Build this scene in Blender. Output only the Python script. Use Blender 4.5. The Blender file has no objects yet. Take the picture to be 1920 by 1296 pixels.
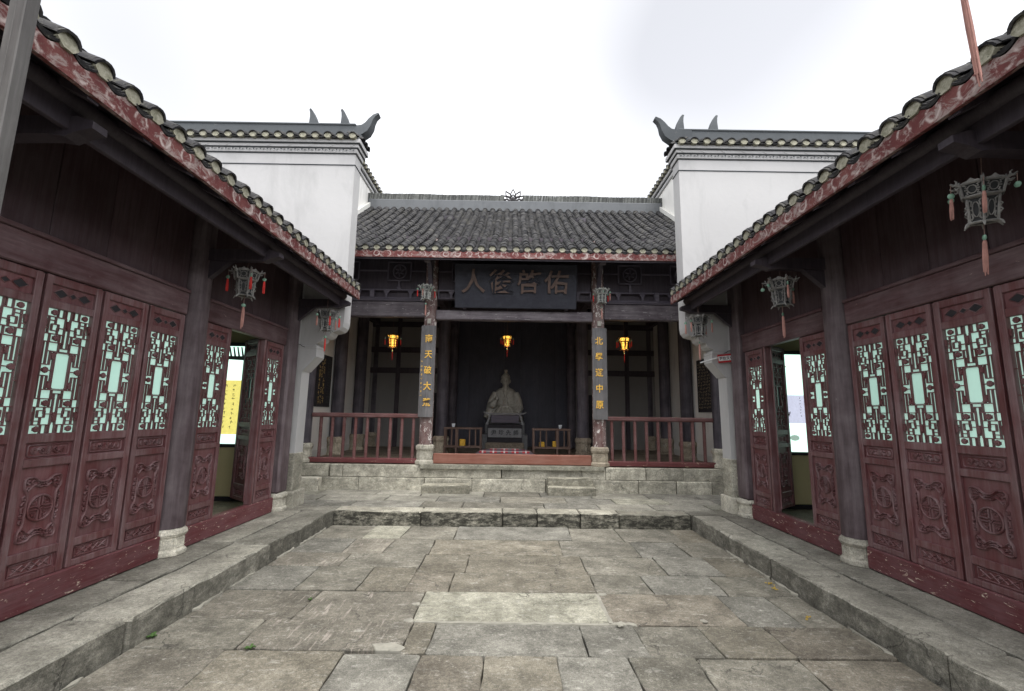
import bpy, bmesh, math, random
from mathutils import Vector, Matrix, noise as mnoise
R = math.radians
sc = bpy.context.scene
COL = sc.collection
random.seed(7)

# ------------------------------------------------------------------ camera, sky, sun, exposure
PITCH, ROLL, YAW, FPX = .1500, .0145, .0026, 864.
cam = bpy.data.cameras.new('camera'); camo = bpy.data.objects.new('camera', cam); COL.objects.link(camo)
fw = Vector((math.sin(YAW)*math.cos(PITCH), math.cos(YAW)*math.cos(PITCH), math.sin(PITCH)))
rt = Vector((math.cos(YAW), -math.sin(YAW), 0)); up = rt.cross(fw)
r2 = math.cos(ROLL)*rt + math.sin(ROLL)*up; u2 = -math.sin(ROLL)*rt + math.cos(ROLL)*up
M = Matrix((r2, u2, -fw)).transposed().to_4x4(); M.translation = Vector((-.06, 0, 1.6))
camo.matrix_world = M
cam.sensor_width = 36; cam.lens = 36*FPX/1920; cam.clip_start = .05; cam.clip_end = 2000
sc.camera = camo

SUN_EL, SUN_AZ = R(70), R(165)          # cloud-covered sun high behind the camera (azimuth from +Y)
w = bpy.data.worlds.new('World'); sc.world = w; w.use_nodes = True
nt = w.node_tree; nt.nodes.clear()
sky = nt.nodes.new('ShaderNodeTexSky'); sky.sky_type = 'NISHITA'; sky.sun_disc = False
sky.sun_elevation = SUN_EL; sky.sun_rotation = SUN_AZ; sky.altitude = 900; sky.air_density = 1.0; sky.dust_density = 1.5; sky.ozone_density = 1.0
hs = nt.nodes.new('ShaderNodeHueSaturation'); hs.inputs['Saturation'].default_value = .11; hs.inputs['Value'].default_value = 1.0
tc = nt.nodes.new('ShaderNodeTexCoord')
cn = nt.nodes.new('ShaderNodeTexNoise'); cn.inputs['Scale'].default_value = 1.15; cn.inputs['Detail'].default_value = 2; cn.inputs['Roughness'].default_value = .45
cr = nt.nodes.new('ShaderNodeValToRGB'); cr.color_ramp.elements[0].position = .28; cr.color_ramp.elements[0].color = (.52, .52, .53, 1)
cr.color_ramp.elements[1].position = .66; cr.color_ramp.elements[1].color = (1.10, 1.08, 1.06, 1)
mx = nt.nodes.new('ShaderNodeMix'); mx.data_type = 'RGBA'; mx.blend_type = 'MULTIPLY'; mx.inputs['Factor'].default_value = 1
bg = nt.nodes.new('ShaderNodeBackground'); bg.inputs['Strength'].default_value = .122
wo = nt.nodes.new('ShaderNodeOutputWorld')
L = nt.links.new
L(sky.outputs[0], hs.inputs['Color']); L(hs.outputs[0], mx.inputs['A'])
wm_ = nt.nodes.new('ShaderNodeMapping'); wm_.inputs['Location'].default_value = (13.79, 18.91, 9.85)
L(tc.outputs['Generated'], wm_.inputs['Vector']); L(wm_.outputs[0], cn.inputs['Vector']); L(cn.outputs['Fac'], cr.inputs['Fac']); L(cr.outputs[0], mx.inputs['B'])
L(mx.outputs['Result'], bg.inputs['Color']); L(bg.outputs[0], wo.inputs['Surface'])
sun = bpy.data.lights.new('sun', 'SUN'); sun.energy = .8; sun.angle = R(40); sun.color = (1, .97, .93)
suno = bpy.data.objects.new('sun', sun); COL.objects.link(suno)
sd = Vector((math.sin(SUN_AZ)*math.cos(SUN_EL), math.cos(SUN_AZ)*math.cos(SUN_EL), math.sin(SUN_EL)))
suno.rotation_euler = (-sd).to_track_quat('-Z', 'Y').to_euler(); suno.location = (0, 0, 20)
sc.view_settings.view_transform = 'Standard'; sc.view_settings.look = 'None'
sc.view_settings.exposure = 2.32; sc.view_settings.gamma = 1
sc.render.engine = 'CYCLES'; sc.cycles.use_denoising = True; sc.cycles.max_bounces = 10; sc.cycles.diffuse_bounces = 8

# ------------------------------------------------------------------ material helpers
class NT:
    def __init__(s, name):
        s.m = bpy.data.materials.new(name); s.m.use_nodes = True; s.t = s.m.node_tree
        s.b = s.t.nodes['Principled BSDF']; s.l = s.t.links.new
        s.b.inputs['Roughness'].default_value = .8; s.b.inputs['Specular IOR Level'].default_value = .25
    def n(s, k): return s.t.nodes.new(k)
    def co(s, scale=(1, 1, 1), rnd=True, kind='Object'):
        c = s.n('ShaderNodeTexCoord'); v = c.outputs[kind]
        if rnd:
            oi = s.n('ShaderNodeObjectInfo'); mu = s.n('ShaderNodeMath'); mu.operation = 'MULTIPLY'; mu.inputs[1].default_value = 53.
            s.l(oi.outputs['Random'], mu.inputs[0]); ad = s.n('ShaderNodeVectorMath'); ad.operation = 'ADD'
            s.l(v, ad.inputs[0]); s.l(mu.outputs[0], ad.inputs[1]); v = ad.outputs[0]
        mp = s.n('ShaderNodeMapping'); mp.inputs['Scale'].default_value = scale; s.l(v, mp.inputs['Vector']); return mp.outputs[0]
    def noise(s, v, sc_, det=6, ro=.6, dist=0):
        x = s.n('ShaderNodeTexNoise'); x.inputs['Scale'].default_value = sc_; x.inputs['Detail'].default_value = det
        x.inputs['Roughness'].default_value = ro; x.inputs['Distortion'].default_value = dist; s.l(v, x.inputs['Vector']); return x.outputs['Fac']
    def ramp(s, f, *st):
        x = s.n('ShaderNodeValToRGB'); e = x.color_ramp.elements
        while len(e) < len(st): e.new(.5)
        for i, (p, c) in enumerate(st):
            e[i].position = p; e[i].color = (c, c, c, 1) if isinstance(c, (int, float)) else (*c, 1)
        s.l(f, x.inputs['Fac']); return x.outputs[0]
    def mix(s, f, a, b, mode='MIX'):
        x = s.n('ShaderNodeMix'); x.data_type = 'RGBA'; x.blend_type = mode
        for k, q in (('Factor', f), ('A', a), ('B', b)):
            if isinstance(q, (int, float)) and k == 'Factor': x.inputs[k].default_value = q
            elif isinstance(q, tuple): x.inputs[k].default_value = (*q, 1)
            else: s.l(q, x.inputs[k])
        return x.outputs['Result']
    def math(s, op, a, b=0.):
        x = s.n('ShaderNodeMath'); x.operation = op
        for i, q in enumerate((a, b)):
            if isinstance(q, (int, float)): x.inputs[i].default_value = q
            else: s.l(q, x.inputs[i])
        return x.outputs[0]
    def sep(s, v):
        x = s.n('ShaderNodeSeparateXYZ'); s.l(v, x.inputs[0]); return x.outputs
    def rand(s): return s.n('ShaderNodeObjectInfo').outputs['Random']
    def normal(s): return s.n('ShaderNodeNewGeometry').outputs['Normal']
    def bump(s, h, st=.4, d=.01, prev=None):
        x = s.n('ShaderNodeBump'); x.inputs['Strength'].default_value = st; x.inputs['Distance'].default_value = d; s.l(h, x.inputs['Height'])
        if prev is not None: s.l(prev, x.inputs['Normal'])
        s.l(x.outputs[0], s.b.inputs['Normal']); return x.outputs[0]
    def col(s, c): s.l(c, s.b.inputs['Base Color'])

MAT = {}
def plain(name, c, rough=.7, emit=None, es=1., spec=.3, metal=0):
    a = NT(name); v = a.co(); f = a.noise(v, 14, 5)
    a.col(a.mix(a.ramp(f, (.3, 0.), (.7, 1.)), tuple(x*.75 for x in c), tuple(min(1, x*1.15) for x in c)))
    a.b.inputs['Roughness'].default_value = rough; a.b.inputs['Specular IOR Level'].default_value = spec; a.b.inputs['Metallic'].default_value = metal
    if emit: a.b.inputs['Emission Color'].default_value = (*emit, 1); a.b.inputs['Emission Strength'].default_value = es
    MAT[name] = a.m

def stone(name, c1, c2, pale=.25, dark=.35, chisel=0., wall_stain=0.):
    a = NT(name); v = a.co()
    base = a.mix(a.ramp(a.noise(v, 1.6, 5), (.35, 0.), (.65, 1.)), c1, c2)
    rb = a.ramp(a.rand(), (0, .78), (1, 1.18)); base = a.mix(1., base, rb, 'MULTIPLY')
    st = a.ramp(a.noise(v, 5.5, 8, .7, .4), (.36, 1.), (.56, 0.))
    base = a.mix(a.math('MULTIPLY', st, dark), base, tuple(x*.38 for x in c1))
    pl = a.ramp(a.noise(a.co((1, 2.2, 1)), 8, 9, .72, .6), (.56, 0.), (.68, 1.))
    base = a.mix(a.math('MULTIPLY', pl, pale), base, (.46, .45, .40))
    pl2 = a.ramp(a.noise(v, 42, 6, .75), (.56, 0.), (.72, 1.))
    base = a.mix(a.math('MULTIPLY', pl2, min(1, pale*1.2)), base, (.42, .41, .37))
    sp = a.ramp(a.noise(v, 130, 4, .7), (.3, .55), (.7, 1.35))
    base = a.mix(1., base, sp, 'MULTIPLY')
    base = a.mix(1., base, a.ramp(a.noise(v, 34, 7, .75), (.32, .66), (.68, 1.3)), 'MULTIPLY')
    base = a.mix(1., base, a.ramp(a.noise(v, 3.2, 6, .7), (.35, .78), (.65, 1.16)), 'MULTIPLY')
    # hairline cracks and pits
    vo = a.n('ShaderNodeTexVoronoi'); vo.feature = 'DISTANCE_TO_EDGE'; vo.inputs['Scale'].default_value = 1.1
    dv = a.n('ShaderNodeVectorMath'); dv.operation = 'ADD'
    nz = a.n('ShaderNodeTexNoise'); nz.inputs['Scale'].default_value = 5; nz.inputs['Detail'].default_value = 6; a.l(v, nz.inputs['Vector'])
    sc_ = a.n('ShaderNodeVectorMath'); sc_.operation = 'SCALE'; sc_.inputs['Scale'].default_value = .35; a.l(nz.outputs['Color'], sc_.inputs[0])
    a.l(v, dv.inputs[0]); a.l(sc_.outputs[0], dv.inputs[1]); a.l(dv.outputs[0], vo.inputs['Vector'])
    ck = a.math('MULTIPLY', a.ramp(vo.outputs['Distance'], (0., 1.), (.008, 0.)), a.ramp(a.noise(v, 1.4, 2), (.5, 0.), (.58, 1.)))
    base = a.mix(a.math('MULTIPLY', ck, .8), base, (.03, .028, .025))
    if wall_stain:
        nrm = a.sep(a.normal()); vert = a.ramp(a.math('ABSOLUTE', nrm[2]), (.3, 1.), (.7, 0.))
        al = a.ramp(a.noise(a.co((1, 1, 2.5)), 7, 9, .75), (.36, 0.), (.55, 1.))
        base = a.mix(a.math('MULTIPLY', a.math('MULTIPLY', vert, al), wall_stain), base, (.020, .020, .016))
    a.col(base)
    h = a.noise(v, 26, 9, .75); b = a.bump(h, .55, .012)
    h2 = a.noise(v, 150, 3, .6); b = a.bump(h2, .35, .003, b)
    if chisel:
        ln = a.noise(a.co((46, 4.2, 1)), 1., 3, .5, .25); b = a.bump(ln, chisel, .008, b)
        cm = a.math('MULTIPLY', a.ramp(ln, (.57, 0.), (.64, 1.)), a.ramp(a.noise(v, 2.6, 6, .7), (.46, 0.), (.60, 1.)))
        a.col(a.mix(a.math('MULTIPLY', cm, .6), base, (.36, .32, .28)))
    a.b.inputs['Roughness'].default_value = .82
    MAT[name] = a.m

stone('stone_grey', (0.149, 0.140, 0.114), (0.206, 0.194, 0.160), .5, .45)
stone('stone_tan', (0.153, 0.138, 0.107), (0.206, 0.189, 0.150), .5, .45)
stone('stone_brown', (0.143, 0.126, 0.100), (0.193, 0.175, 0.140), .45, .45)
stone('stone_blue', (0.149, 0.143, 0.122), (0.208, 0.201, 0.173), .55, .4)
stone('stone_chisel', (0.141, 0.129, 0.105), (0.192, 0.178, 0.146), .5, .4, .35)
stone('stone_pale', (0.242, 0.235, 0.185), (0.321, 0.312, 0.254), .65, .55)
stone('stone_kerb', (0.228, 0.218, 0.182), (0.312, 0.300, 0.254), .5, .4, 0, .5)
stone('stone_kerb_dark', (0.250, 0.238, 0.193), (0.330, 0.315, 0.259), .4, .4, 0, .93)
stone('stone_plinth', (0.440, 0.420, 0.343), (0.600, 0.575, 0.479), .5, .55, 0, .3)
stone('stone_step', (0.300, 0.285, 0.226), (0.440, 0.420, 0.338), .45, .5, 0, .45)
stone('stone_base', (0.440, 0.420, 0.348), (0.580, 0.555, 0.470), .4, .4)
stone('stone_carved', (0.360, 0.290, 0.216), (0.460, 0.410, 0.320), .4, .4)
stone('brick_floor', (.16, .13, .10), (.22, .185, .145), .2, .4)
plain('soil', (.035, .032, .026), .95)
plain('mortar', (.27, .26, .22), .95)

def wood(name, c1, c2, chip=(.48, .40, .33), chip_amt=.0, grain=(26, 26, 1.6), rough=.62, thr=.66, worn=1., gloss=.35):
    a = NT(name); g = a.co(grain); v = a.co()
    f = a.noise(g, 1., 8, .65, .3); wn = a.noise(v, 3.0, 6, .6)
    ff = a.math('ADD', a.math('MULTIPLY', f, .55), a.math('MULTIPLY', wn, .5))
    base = a.mix(a.math('MULTIPLY', a.ramp(ff, (.44, 0.), (.66, 1.)), worn), c1, c2)
    fine = a.ramp(a.noise(g, 3.2, 4, .7), (.3, .80), (.7, 1.14)); base = a.mix(1., base, fine, 'MULTIPLY')
    base = a.mix(1., base, a.ramp(a.rand(), (0, .86), (1, 1.12)), 'MULTIPLY')
    if chip_amt:
        c = a.noise(a.co(tuple(max(1., q**.55) for q in grain)), 5.5, 8, .72, .8)
        cm = a.ramp(c, (thr, 0.), (thr+.025, 1.))
        base = a.mix(a.math('MULTIPLY', cm, chip_amt), base, chip)
    a.col(base); a.b.inputs['Roughness'].default_value = rough; a.b.inputs['Specular IOR Level'].default_value = gloss
    b = a.bump(f, .35, .004); a.bump(a.noise(g, 5, 3), .2, .002, b)
    MAT[name] = a.m
wood('door_wood', (.108, .034, .036), (.190, .125, .130), chip_amt=.7, thr=.70, rough=.5, gloss=.5)
wood('door_panel_wood', (.108, .031, .034), (.165, .088, .094), chip_amt=.6, thr=.72, rough=.5, gloss=.5)
wood('sill_wood', (.115, .030, .034), (.155, .072, .078), chip=(.62, .54, .43), chip_amt=.95, thr=.61, grain=(16, 3, 30))
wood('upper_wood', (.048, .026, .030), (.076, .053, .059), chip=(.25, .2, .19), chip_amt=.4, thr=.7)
wood('lintel_wood', (.072, .032, .036), (.145, .100, .106), chip=(.34, .27, .25), chip_amt=.6, thr=.66, grain=(14, 1.5, 14))
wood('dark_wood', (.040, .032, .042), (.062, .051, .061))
wood('back_wood', (.060, .060, .080), (.080, .080, .102))
wood('dark_beam', (.065, .056, .075), (.115, .102, .122), chip=(.2, .18, .19), chip_amt=.4, thr=.68, grain=(1.5, 16, 20))
wood('grey_beam', (.070, .056, .066), (.175, .155, .168), chip=(.42, .40, .40), chip_amt=.75, thr=.61, grain=(1.6, 16, 24))
wood('column_wood', (.072, .050, .056), (.165, .135, .143), chip=(.34, .31, .32), chip_amt=.6, thr=.68, grain=(13, 13, .9))
wood('hall_column_wood', (.050, .044, .056), (.120, .108, .125), chip=(.62, .60, .58), chip_amt=.5, thr=.73, grain=(13, 13, .9))
wood('flaked_column', (.13, .065, .060), (.25, .20, .19), chip=(.66, .63, .60), chip_amt=.9, thr=.56, grain=(8, 8, 3))
wood('rail_wood', (.115, .045, .042), (.175, .098, .096), chip=(.40, .34, .3), chip_amt=.5, thr=.7, grain=(1.6, 16, 22))
wood('rail_red', (.115, .026, .028), (.15, .055, .055), chip=(.56, .45, .33), chip_amt=.9, thr=.62, grain=(2, 16, 22))
wood('threshold_wood', (.18, .068, .046), (.23, .11, .082), grain=(1.2, 14, 24))
wood('board_wood', (.090, .088, .090), (.150, .145, .148), grain=(22, 22, 1.1))
wood('rack_wood', (.10, .060, .046), (.15, .10, .08))
wood('plaque_wood', (.020, .021, .031), (.033, .035, .046), chip=(.26, .25, .27), chip_amt=.5, thr=.7, grain=(4, 4, 6))
wood('post_wood', (.085, .080, .078), (.14, .135, .13), grain=(20, 20, 1.2))
wood('lantern_wood', (.13, .128, .125), (.31, .305, .29), grain=(20, 20, 12))
wood('lantern_pale', (.26, .27, .25), (.48, .49, .46), grain=(20, 20, 12))
wood('lantern_dark', (.028, .014, .010), (.06, .03, .02), grain=(20, 20, 12))

def plaster(name, c=(.80, .79, .78), stain=.35):
    a = NT(name); v = a.co(rnd=False)
    s1 = a.ramp(a.noise(a.co((1, 1, .35), False), 2.2, 7, .65, .5), (.5, 0.), (.72, 1.))
    s2 = a.ramp(a.noise(v, 11, 8, .75), (.62, 0.), (.74, 1.))
    s3 = a.ramp(a.noise(v, .55, 4), (.3, .93), (.7, 1.03))
    b = a.mix(a.math('MULTIPLY', s1, stain), c, tuple(x*.72 for x in c))
    b = a.mix(a.math('MULTIPLY', s2, stain*.55), b, (.45, .44, .40)); b = a.mix(1., b, s3, 'MULTIPLY')
    a.col(b); bb = a.bump(a.noise(v, 9, 6), .25, .01); a.bump(a.noise(v, 90, 3), .2, .002, bb)
    a.b.inputs['Roughness'].default_value = .9; MAT[name] = a.m
plaster('plaster', (.455, .452, .452), .6); plaster('plaster_grey', (.60, .60, .57), .6); plaster('partition_plaster', (.22, .215, .208), .5); plaster('ridge_plaster', (.085, .093, .100), .7); plaster('hall_ridge_plaster', (.135, .142, .150), .9); plaster('wall_mossy', (.72, .71, .68), .9)
plaster('room_wall', (.60, .52, .30), .2)

a = NT('roof_tile'); v = a.co()
b = a.mix(a.ramp(a.rand(), (0, 0.), (1, 1.)), (.020, .020, .023), (.046, .045, .046))
b = a.mix(a.math('MULTIPLY', a.ramp(a.noise(v, 13, 8, .75), (.53, 0.), (.68, 1.)), .62), b, (.145, .140, .112))
b = a.mix(a.math('MULTIPLY', a.ramp(a.noise(a.co(rnd=False), 2.2, 5, .7), (.55, 0.), (.75, 1.)), .45), b, (.115, .110, .088))
b = a.mix(a.math('MULTIPLY', a.ramp(a.noise(v, 48, 5, .7), (.64, 0.), (.7, 1.)), .5), b, (.26, .255, .23))
b = a.mix(1., b, a.ramp(a.noise(v, 70, 5), (.3, .6), (.7, 1.3)), 'MULTIPLY')
a.col(b); a.bump(a.noise(v, 60, 6), .5, .006); a.b.inputs['Roughness'].default_value = .85; MAT['roof_tile'] = a.m
a = NT('tile_row_stuff'); v = a.co(rnd=False)
at = a.n('ShaderNodeAttribute'); at.attribute_name = 'tint'
b = a.mix(at.outputs['Fac'], (.019, .019, .022), (.046, .045, .046))
b = a.mix(a.math('MULTIPLY', a.ramp(a.noise(v, 13, 8, .75), (.53, 0.), (.68, 1.)), .62), b, (.145, .140, .112))
b = a.mix(a.math('MULTIPLY', a.ramp(a.noise(v, 2.2, 5, .7), (.55, 0.), (.75, 1.)), .45), b, (.115, .110, .088))
b = a.mix(a.math('MULTIPLY', a.ramp(a.noise(v, 48, 5, .7), (.64, 0.), (.7, 1.)), .5), b, (.26, .255, .23))
a.col(b); a.bump(a.noise(v, 60, 6), .5, .006); a.b.inputs['Roughness'].default_value = .85; MAT['tile_row_stuff'] = a.m
a = NT('ridge_tile_stuff'); at = a.n('ShaderNodeAttribute'); at.attribute_name = 'tint'; v = a.co(rnd=False)
b = a.mix(at.outputs['Fac'], (.045, .047, .046), (.13, .135, .128)); b = a.mix(1., b, a.ramp(a.noise(v, 20, 6, .7), (.3, .6), (.7, 1.4)), 'MULTIPLY'); a.col(b); MAT['ridge_tile_stuff'] = a.m
plain('lotus_tile', (.055, .052, .055), .8)
a = NT('tile_plug'); v = a.co()
b = a.mix(a.ramp(a.noise(v, 30, 7, .75), (.35, 0.), (.66, 1.)), (.17, .165, .115), (.40, .385, .31))
b = a.mix(a.ramp(a.noise(v, 110, 4, .7), (.62, 0.), (.72, .8)), b, (.10, .10, .07)); a.col(b); a.bump(a.noise(v, 60, 5), .5, .006); MAT['tile_plug'] = a.m

def fascia_mat(name, period, off):
    # red lead paint, one worn pale ring under each row of tiles, efflorescence in patches
    a = NT(name); v = a.co(rnd=False); s = a.sep(v)
    dn = a.noise(v, 13, 5); du = a.math('MULTIPLY', a.math('SUBTRACT', dn, .5), .05)
    u = a.math('ADD', a.math('SUBTRACT', a.math('PINGPONG', a.math('ADD', s[0], off+period*200), period/2), period*0), du)
    z = a.math('SUBTRACT', s[2], .070)
    d = a.math('SQRT', a.math('ADD', a.math('MULTIPLY', u, u), a.math('MULTIPLY', z, z)))
    ring = a.ramp(a.math('ABSOLUTE', a.math('SUBTRACT', d, .048)), (.004, 1.), (.013, 0.))
    ring = a.math('MULTIPLY', ring, a.ramp(a.noise(v, 9, 6, .7), (.46, 0.), (.56, 1.)))
    fl = a.ramp(a.noise(a.co((.6, 1, 1), False), 11, 9, .78, .9), (.50, 0.), (.58, 1.))
    b = a.mix(a.ramp(a.noise(v, 5, 6), (.35, 0.), (.65, 1.)), (.092, .021, .022), (.150, .050, .046))
    b = a.mix(a.math('MULTIPLY', fl, .8), b, (.30, .25, .235)); b = a.mix(a.math('MULTIPLY', ring, .9), b, (.44, .37, .35))
    gr = a.ramp(a.noise(v, 26, 6, .7), (.58, 0.), (.68, 1.)); b = a.mix(a.math('MULTIPLY', gr, .5), b, (.16, .12, .10))
    a.col(b); a.bump(a.noise(v, 40, 6), .4, .005); MAT[name] = a.m
SP = .209
fascia_mat('fascia_red', SP, 0.)

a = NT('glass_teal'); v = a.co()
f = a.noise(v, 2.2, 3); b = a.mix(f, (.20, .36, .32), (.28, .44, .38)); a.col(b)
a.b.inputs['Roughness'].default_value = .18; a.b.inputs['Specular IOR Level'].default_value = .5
a.l(a.mix(1., a.mix(a.noise(a.co((1, 1, .6)), 1.6, 3), (.21, .36, .305), (.43, .58, .505)), a.ramp(a.rand(), (0, .78), (1, 1.1)), 'MULTIPLY'), a.b.inputs['Emission Color']); a.b.inputs['Emission Strength'].default_value = .22; MAT['glass_teal'] = a.m  # emission paints backlight into the glass; random brightness imitates reflections
plain('glass_plain', (.10, .19, .17), .15, spec=.6)  # same glass without the painted glow, darkened for the open leaves
plain('amber_glow', (.7, .35, .08), .4, (1., .50, .07), .55)
plain('amber_core', (.9, .7, .4), .4, (1., .70, .22), 2.2)
plain('lantern_silk', (.030, .032, .034), .6)
plain('tassel_red', (.50, .035, .03), .8); plain('tassel_pink', (.38, .20, .17), .85); plain('jade', (.17, .31, .23), .4, spec=.5)
plain('cord', (.22, .15, .13), .8); plain('gold', (.78, .46, .06), .45, spec=.6); plain('gilt_brown', (.095, .056, .042), .5, spec=.5)
plain('ink', (.015, .014, .016), .7); plain('statue_stone', (.32, .31, .275), .55, spec=.35); plain('table_stone', (.17, .172, .178), .6)
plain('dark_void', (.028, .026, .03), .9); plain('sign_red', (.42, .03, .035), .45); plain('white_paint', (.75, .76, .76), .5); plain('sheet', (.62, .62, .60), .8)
plain('yellow_box', (.62, .36, .04), .6); plain('ceramic', (.68, .72, .76), .3, spec=.5); plain('leaf', (.06, .12, .03), .6); plain('yellow_petal', (.40, .28, .06), .7)
plain('inscription', (.30, .24, .15), .6); plain('inscription_gold', (.52, .36, .12), .5); plain('metal_box', (.36, .35, .31), .5)
plain('lit_white', (.7, .78, .74), .5, (.60, .90, .77), .36); plain('lit_yellow', (.8, .7, .2), .6, (1., .88, .24), .17); plain('lit_blue', (.6, .62, .75), .5, (.72, .74, .92), .17)
plain('print_red', (.5, .12, .05), .7, (.75, .2, .05), .09); plain('print_dark', (.05, .06, .05), .7); plain('print_roof', (.12, .15, .14), .7); plain('print_green', (.12, .2, .05), .7, (.45, .6, .15), .1)
plain('print_mist', (.3, .42, .36), .7, (.5, .68, .58), .13)
# red tartan
a = NT('tartan'); s = a.sep(a.co(rnd=False))
def stripes(src, p, wd, off=0.): return a.ramp(a.math('ABSOLUTE', a.math('SUBTRACT', a.math('FRACT', a.math('ADD', a.math('DIVIDE', src, p), off+50)), .5)), (wd, 1.), (wd+.02, 0.))
b = a.mix(stripes(s[0], .24, .16), (.42, .025, .035), (.16, .13, .14)); b = a.mix(stripes(s[0], .24, .06, .5), b, (.66, .62, .6)); b = a.mix(a.math('MULTIPLY', stripes(s[2], .05, .12), .5), b, (.7, .66, .64))
a.col(a.mix(a.math('MULTIPLY', stripes(s[2], .07, .2, .4), .7), b, (.09, .07, .09))); a.bump(a.noise(a.co(), 60, 4), .3, .004); MAT['tartan'] = a.m

# ------------------------------------------------------------------ mesh helpers
class MB:
    def __init__(s): s.v = []; s.f = []; s.mi = []; s.tint = []
    def add(s, vs, fs, mi=0, tint=None):
        o = len(s.v); s.v += [tuple(p) for p in vs]; s.f += [tuple(i+o for i in f) for f in fs]; s.mi += [mi]*len(fs)
        s.tint += [tint or 0.]*len(vs); return s
    def box(s, x0, x1, y0, y1, z0, z1, mi=0):
        if x0 > x1: x0, x1 = x1, x0
        if y0 > y1: y0, y1 = y1, y0
        return s.add([(x0,y0,z0),(x1,y0,z0),(x1,y1,z0),(x0,y1,z0),(x0,y0,z1),(x1,y0,z1),(x1,y1,z1),(x0,y1,z1)],
              [(0,3,2,1),(4,5,6,7),(0,1,5,4),(1,2,6,5),(2,3,7,6),(3,0,4,7)], mi)
    def cbox(s, x0, x1, y0, y1, z0, z1, b=.006, mi=0):
        # box with chamfered edges
        if x0 > x1: x0, x1 = x1, x0
        if y0 > y1: y0, y1 = y1, y0
        bm = bmesh.new(); bmesh.ops.create_cube(bm, size=1)
        for q in bm.verts: q.co = Vector(((x0+x1)/2+q.co.x*(x1-x0), (y0+y1)/2+q.co.y*(y1-y0), (z0+z1)/2+q.co.z*(z1-z0)))
        bmesh.ops.bevel(bm, geom=bm.edges[:], offset=min(b, .45*min(x1-x0, y1-y0, z1-z0)), segments=1, affect='EDGES')
        bm.verts.index_update(); s.add([q.co for q in bm.verts], [[q.index for q in f.verts] for f in bm.faces], mi); bm.free(); return s
    def tube(s, pts, r, n=8, mi=0, cap=True, sq=1.):
        pts = [Vector(p) for p in pts]; rr = r if isinstance(r, (list, tuple)) else [r]*len(pts); rings = []
        pu = None
        for i, p in enumerate(pts):
            d = (pts[min(i+1, len(pts)-1)]-pts[max(i-1, 0)]).normalized()
            if pu is None: pu = Vector((0, 0, 1)) if abs(d.z) < .9 else Vector((0, 1, 0))
            x = d.cross(pu)
            if x.length < 1e-6: x = d.cross(Vector((1, 0, 0)))
            x.normalize(); y = x.cross(d).normalized(); pu = y
            rings.append([p+x*math.cos(2*math.pi*k/n)*rr[i]+y*math.sin(2*math.pi*k/n)*rr[i]*sq for k in range(n)])
        vs = [q for g in rings for q in g]
        fs = [(i*n+k, i*n+(k+1) % n, (i+1)*n+(k+1) % n, (i+1)*n+k) for i in range(len(pts)-1) for k in range(n)]
        if cap: fs += [tuple(range(n-1, -1, -1)), tuple((len(pts)-1)*n+k for k in range(n))]
        return s.add(vs, fs, mi)
    def lathe(s, prof, cx=0, cy=0, n=20, mi=0, rot=0.):
        vs = []; m = len(prof)
        for k in range(n):
            t = 2*math.pi*k/n+rot
            for r, z in prof: vs.append((cx+r*math.cos(t), cy+r*math.sin(t), z))
        fs = [(k*m+j, ((k+1) % n)*m+j, ((k+1) % n)*m+j+1, k*m+j+1) for k in range(n) for j in range(m-1)]
        if prof[0][0] > 1e-5: fs.append(tuple(k*m for k in range(n-1, -1, -1)))
        if prof[-1][0] > 1e-5: fs.append(tuple(k*m+m-1 for k in range(n)))
        return s.add(vs, fs, mi)
    def prism(s, poly, axis, a0, a1, mi=0):
        # polygon in the two other axes extruded along axis
        n = len(poly); area = sum(poly[i][0]*poly[(i+1) % n][1]-poly[(i+1) % n][0]*poly[i][1] for i in range(n))
        if (area < 0) != (axis == 'y'): poly = poly[::-1]
        def P(u, v, a): return {'x': (a, u, v), 'y': (u, a, v), 'z': (u, v, a)}[axis]
        vs = [P(u, v, a0) for u, v in poly]+[P(u, v, a1) for u, v in poly]
        fs = [tuple(range(n-1, -1, -1)), tuple(range(n, 2*n))]+[(i, (i+1) % n, n+(i+1) % n, n+i) for i in range(n)]
        return s.add(vs, fs, mi)
    def stroke(s, pts, w, h, y0=0., closed=False, n=5, mi=0):
        # raised half-round ribbon on the plane y=y0 (local xz), standing out towards -y
        pts = [Vector((p[0], 0, p[1])) for p in pts]; N = len(pts); vs = []
        for i, p in enumerate(pts):
            a = pts[(i-1) % N] if closed or i else p; b = pts[(i+1) % N] if closed or i < N-1 else p
            d = (b-a).normalized() if (b-a).length > 1e-9 else Vector((1, 0, 0)); q = Vector((-d.z, 0, d.x))
            for k in range(n):
                t = math.pi*k/(n-1); vs.append((p+q*math.cos(t)*w/2)+Vector((0, y0-math.sin(t)*h, 0)))
        fs = []
        for i in range(N if closed else N-1):
            j = (i+1) % N
            for k in range(n-1): fs.append((i*n+k, j*n+k, j*n+k+1, i*n+k+1))
        if not closed: fs += [tuple(range(n)), tuple((N-1)*n+k for k in range(n-1, -1, -1))]
        return s.add(vs, fs, mi)
    def xf(s, M): s.v = [tuple(M @ Vector(p)) for p in s.v]; return s
    def mirror_x(s):
        s.v = [(-p[0], p[1], p[2]) for p in s.v]; s.f = [f[::-1] for f in s.f]; return s
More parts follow.
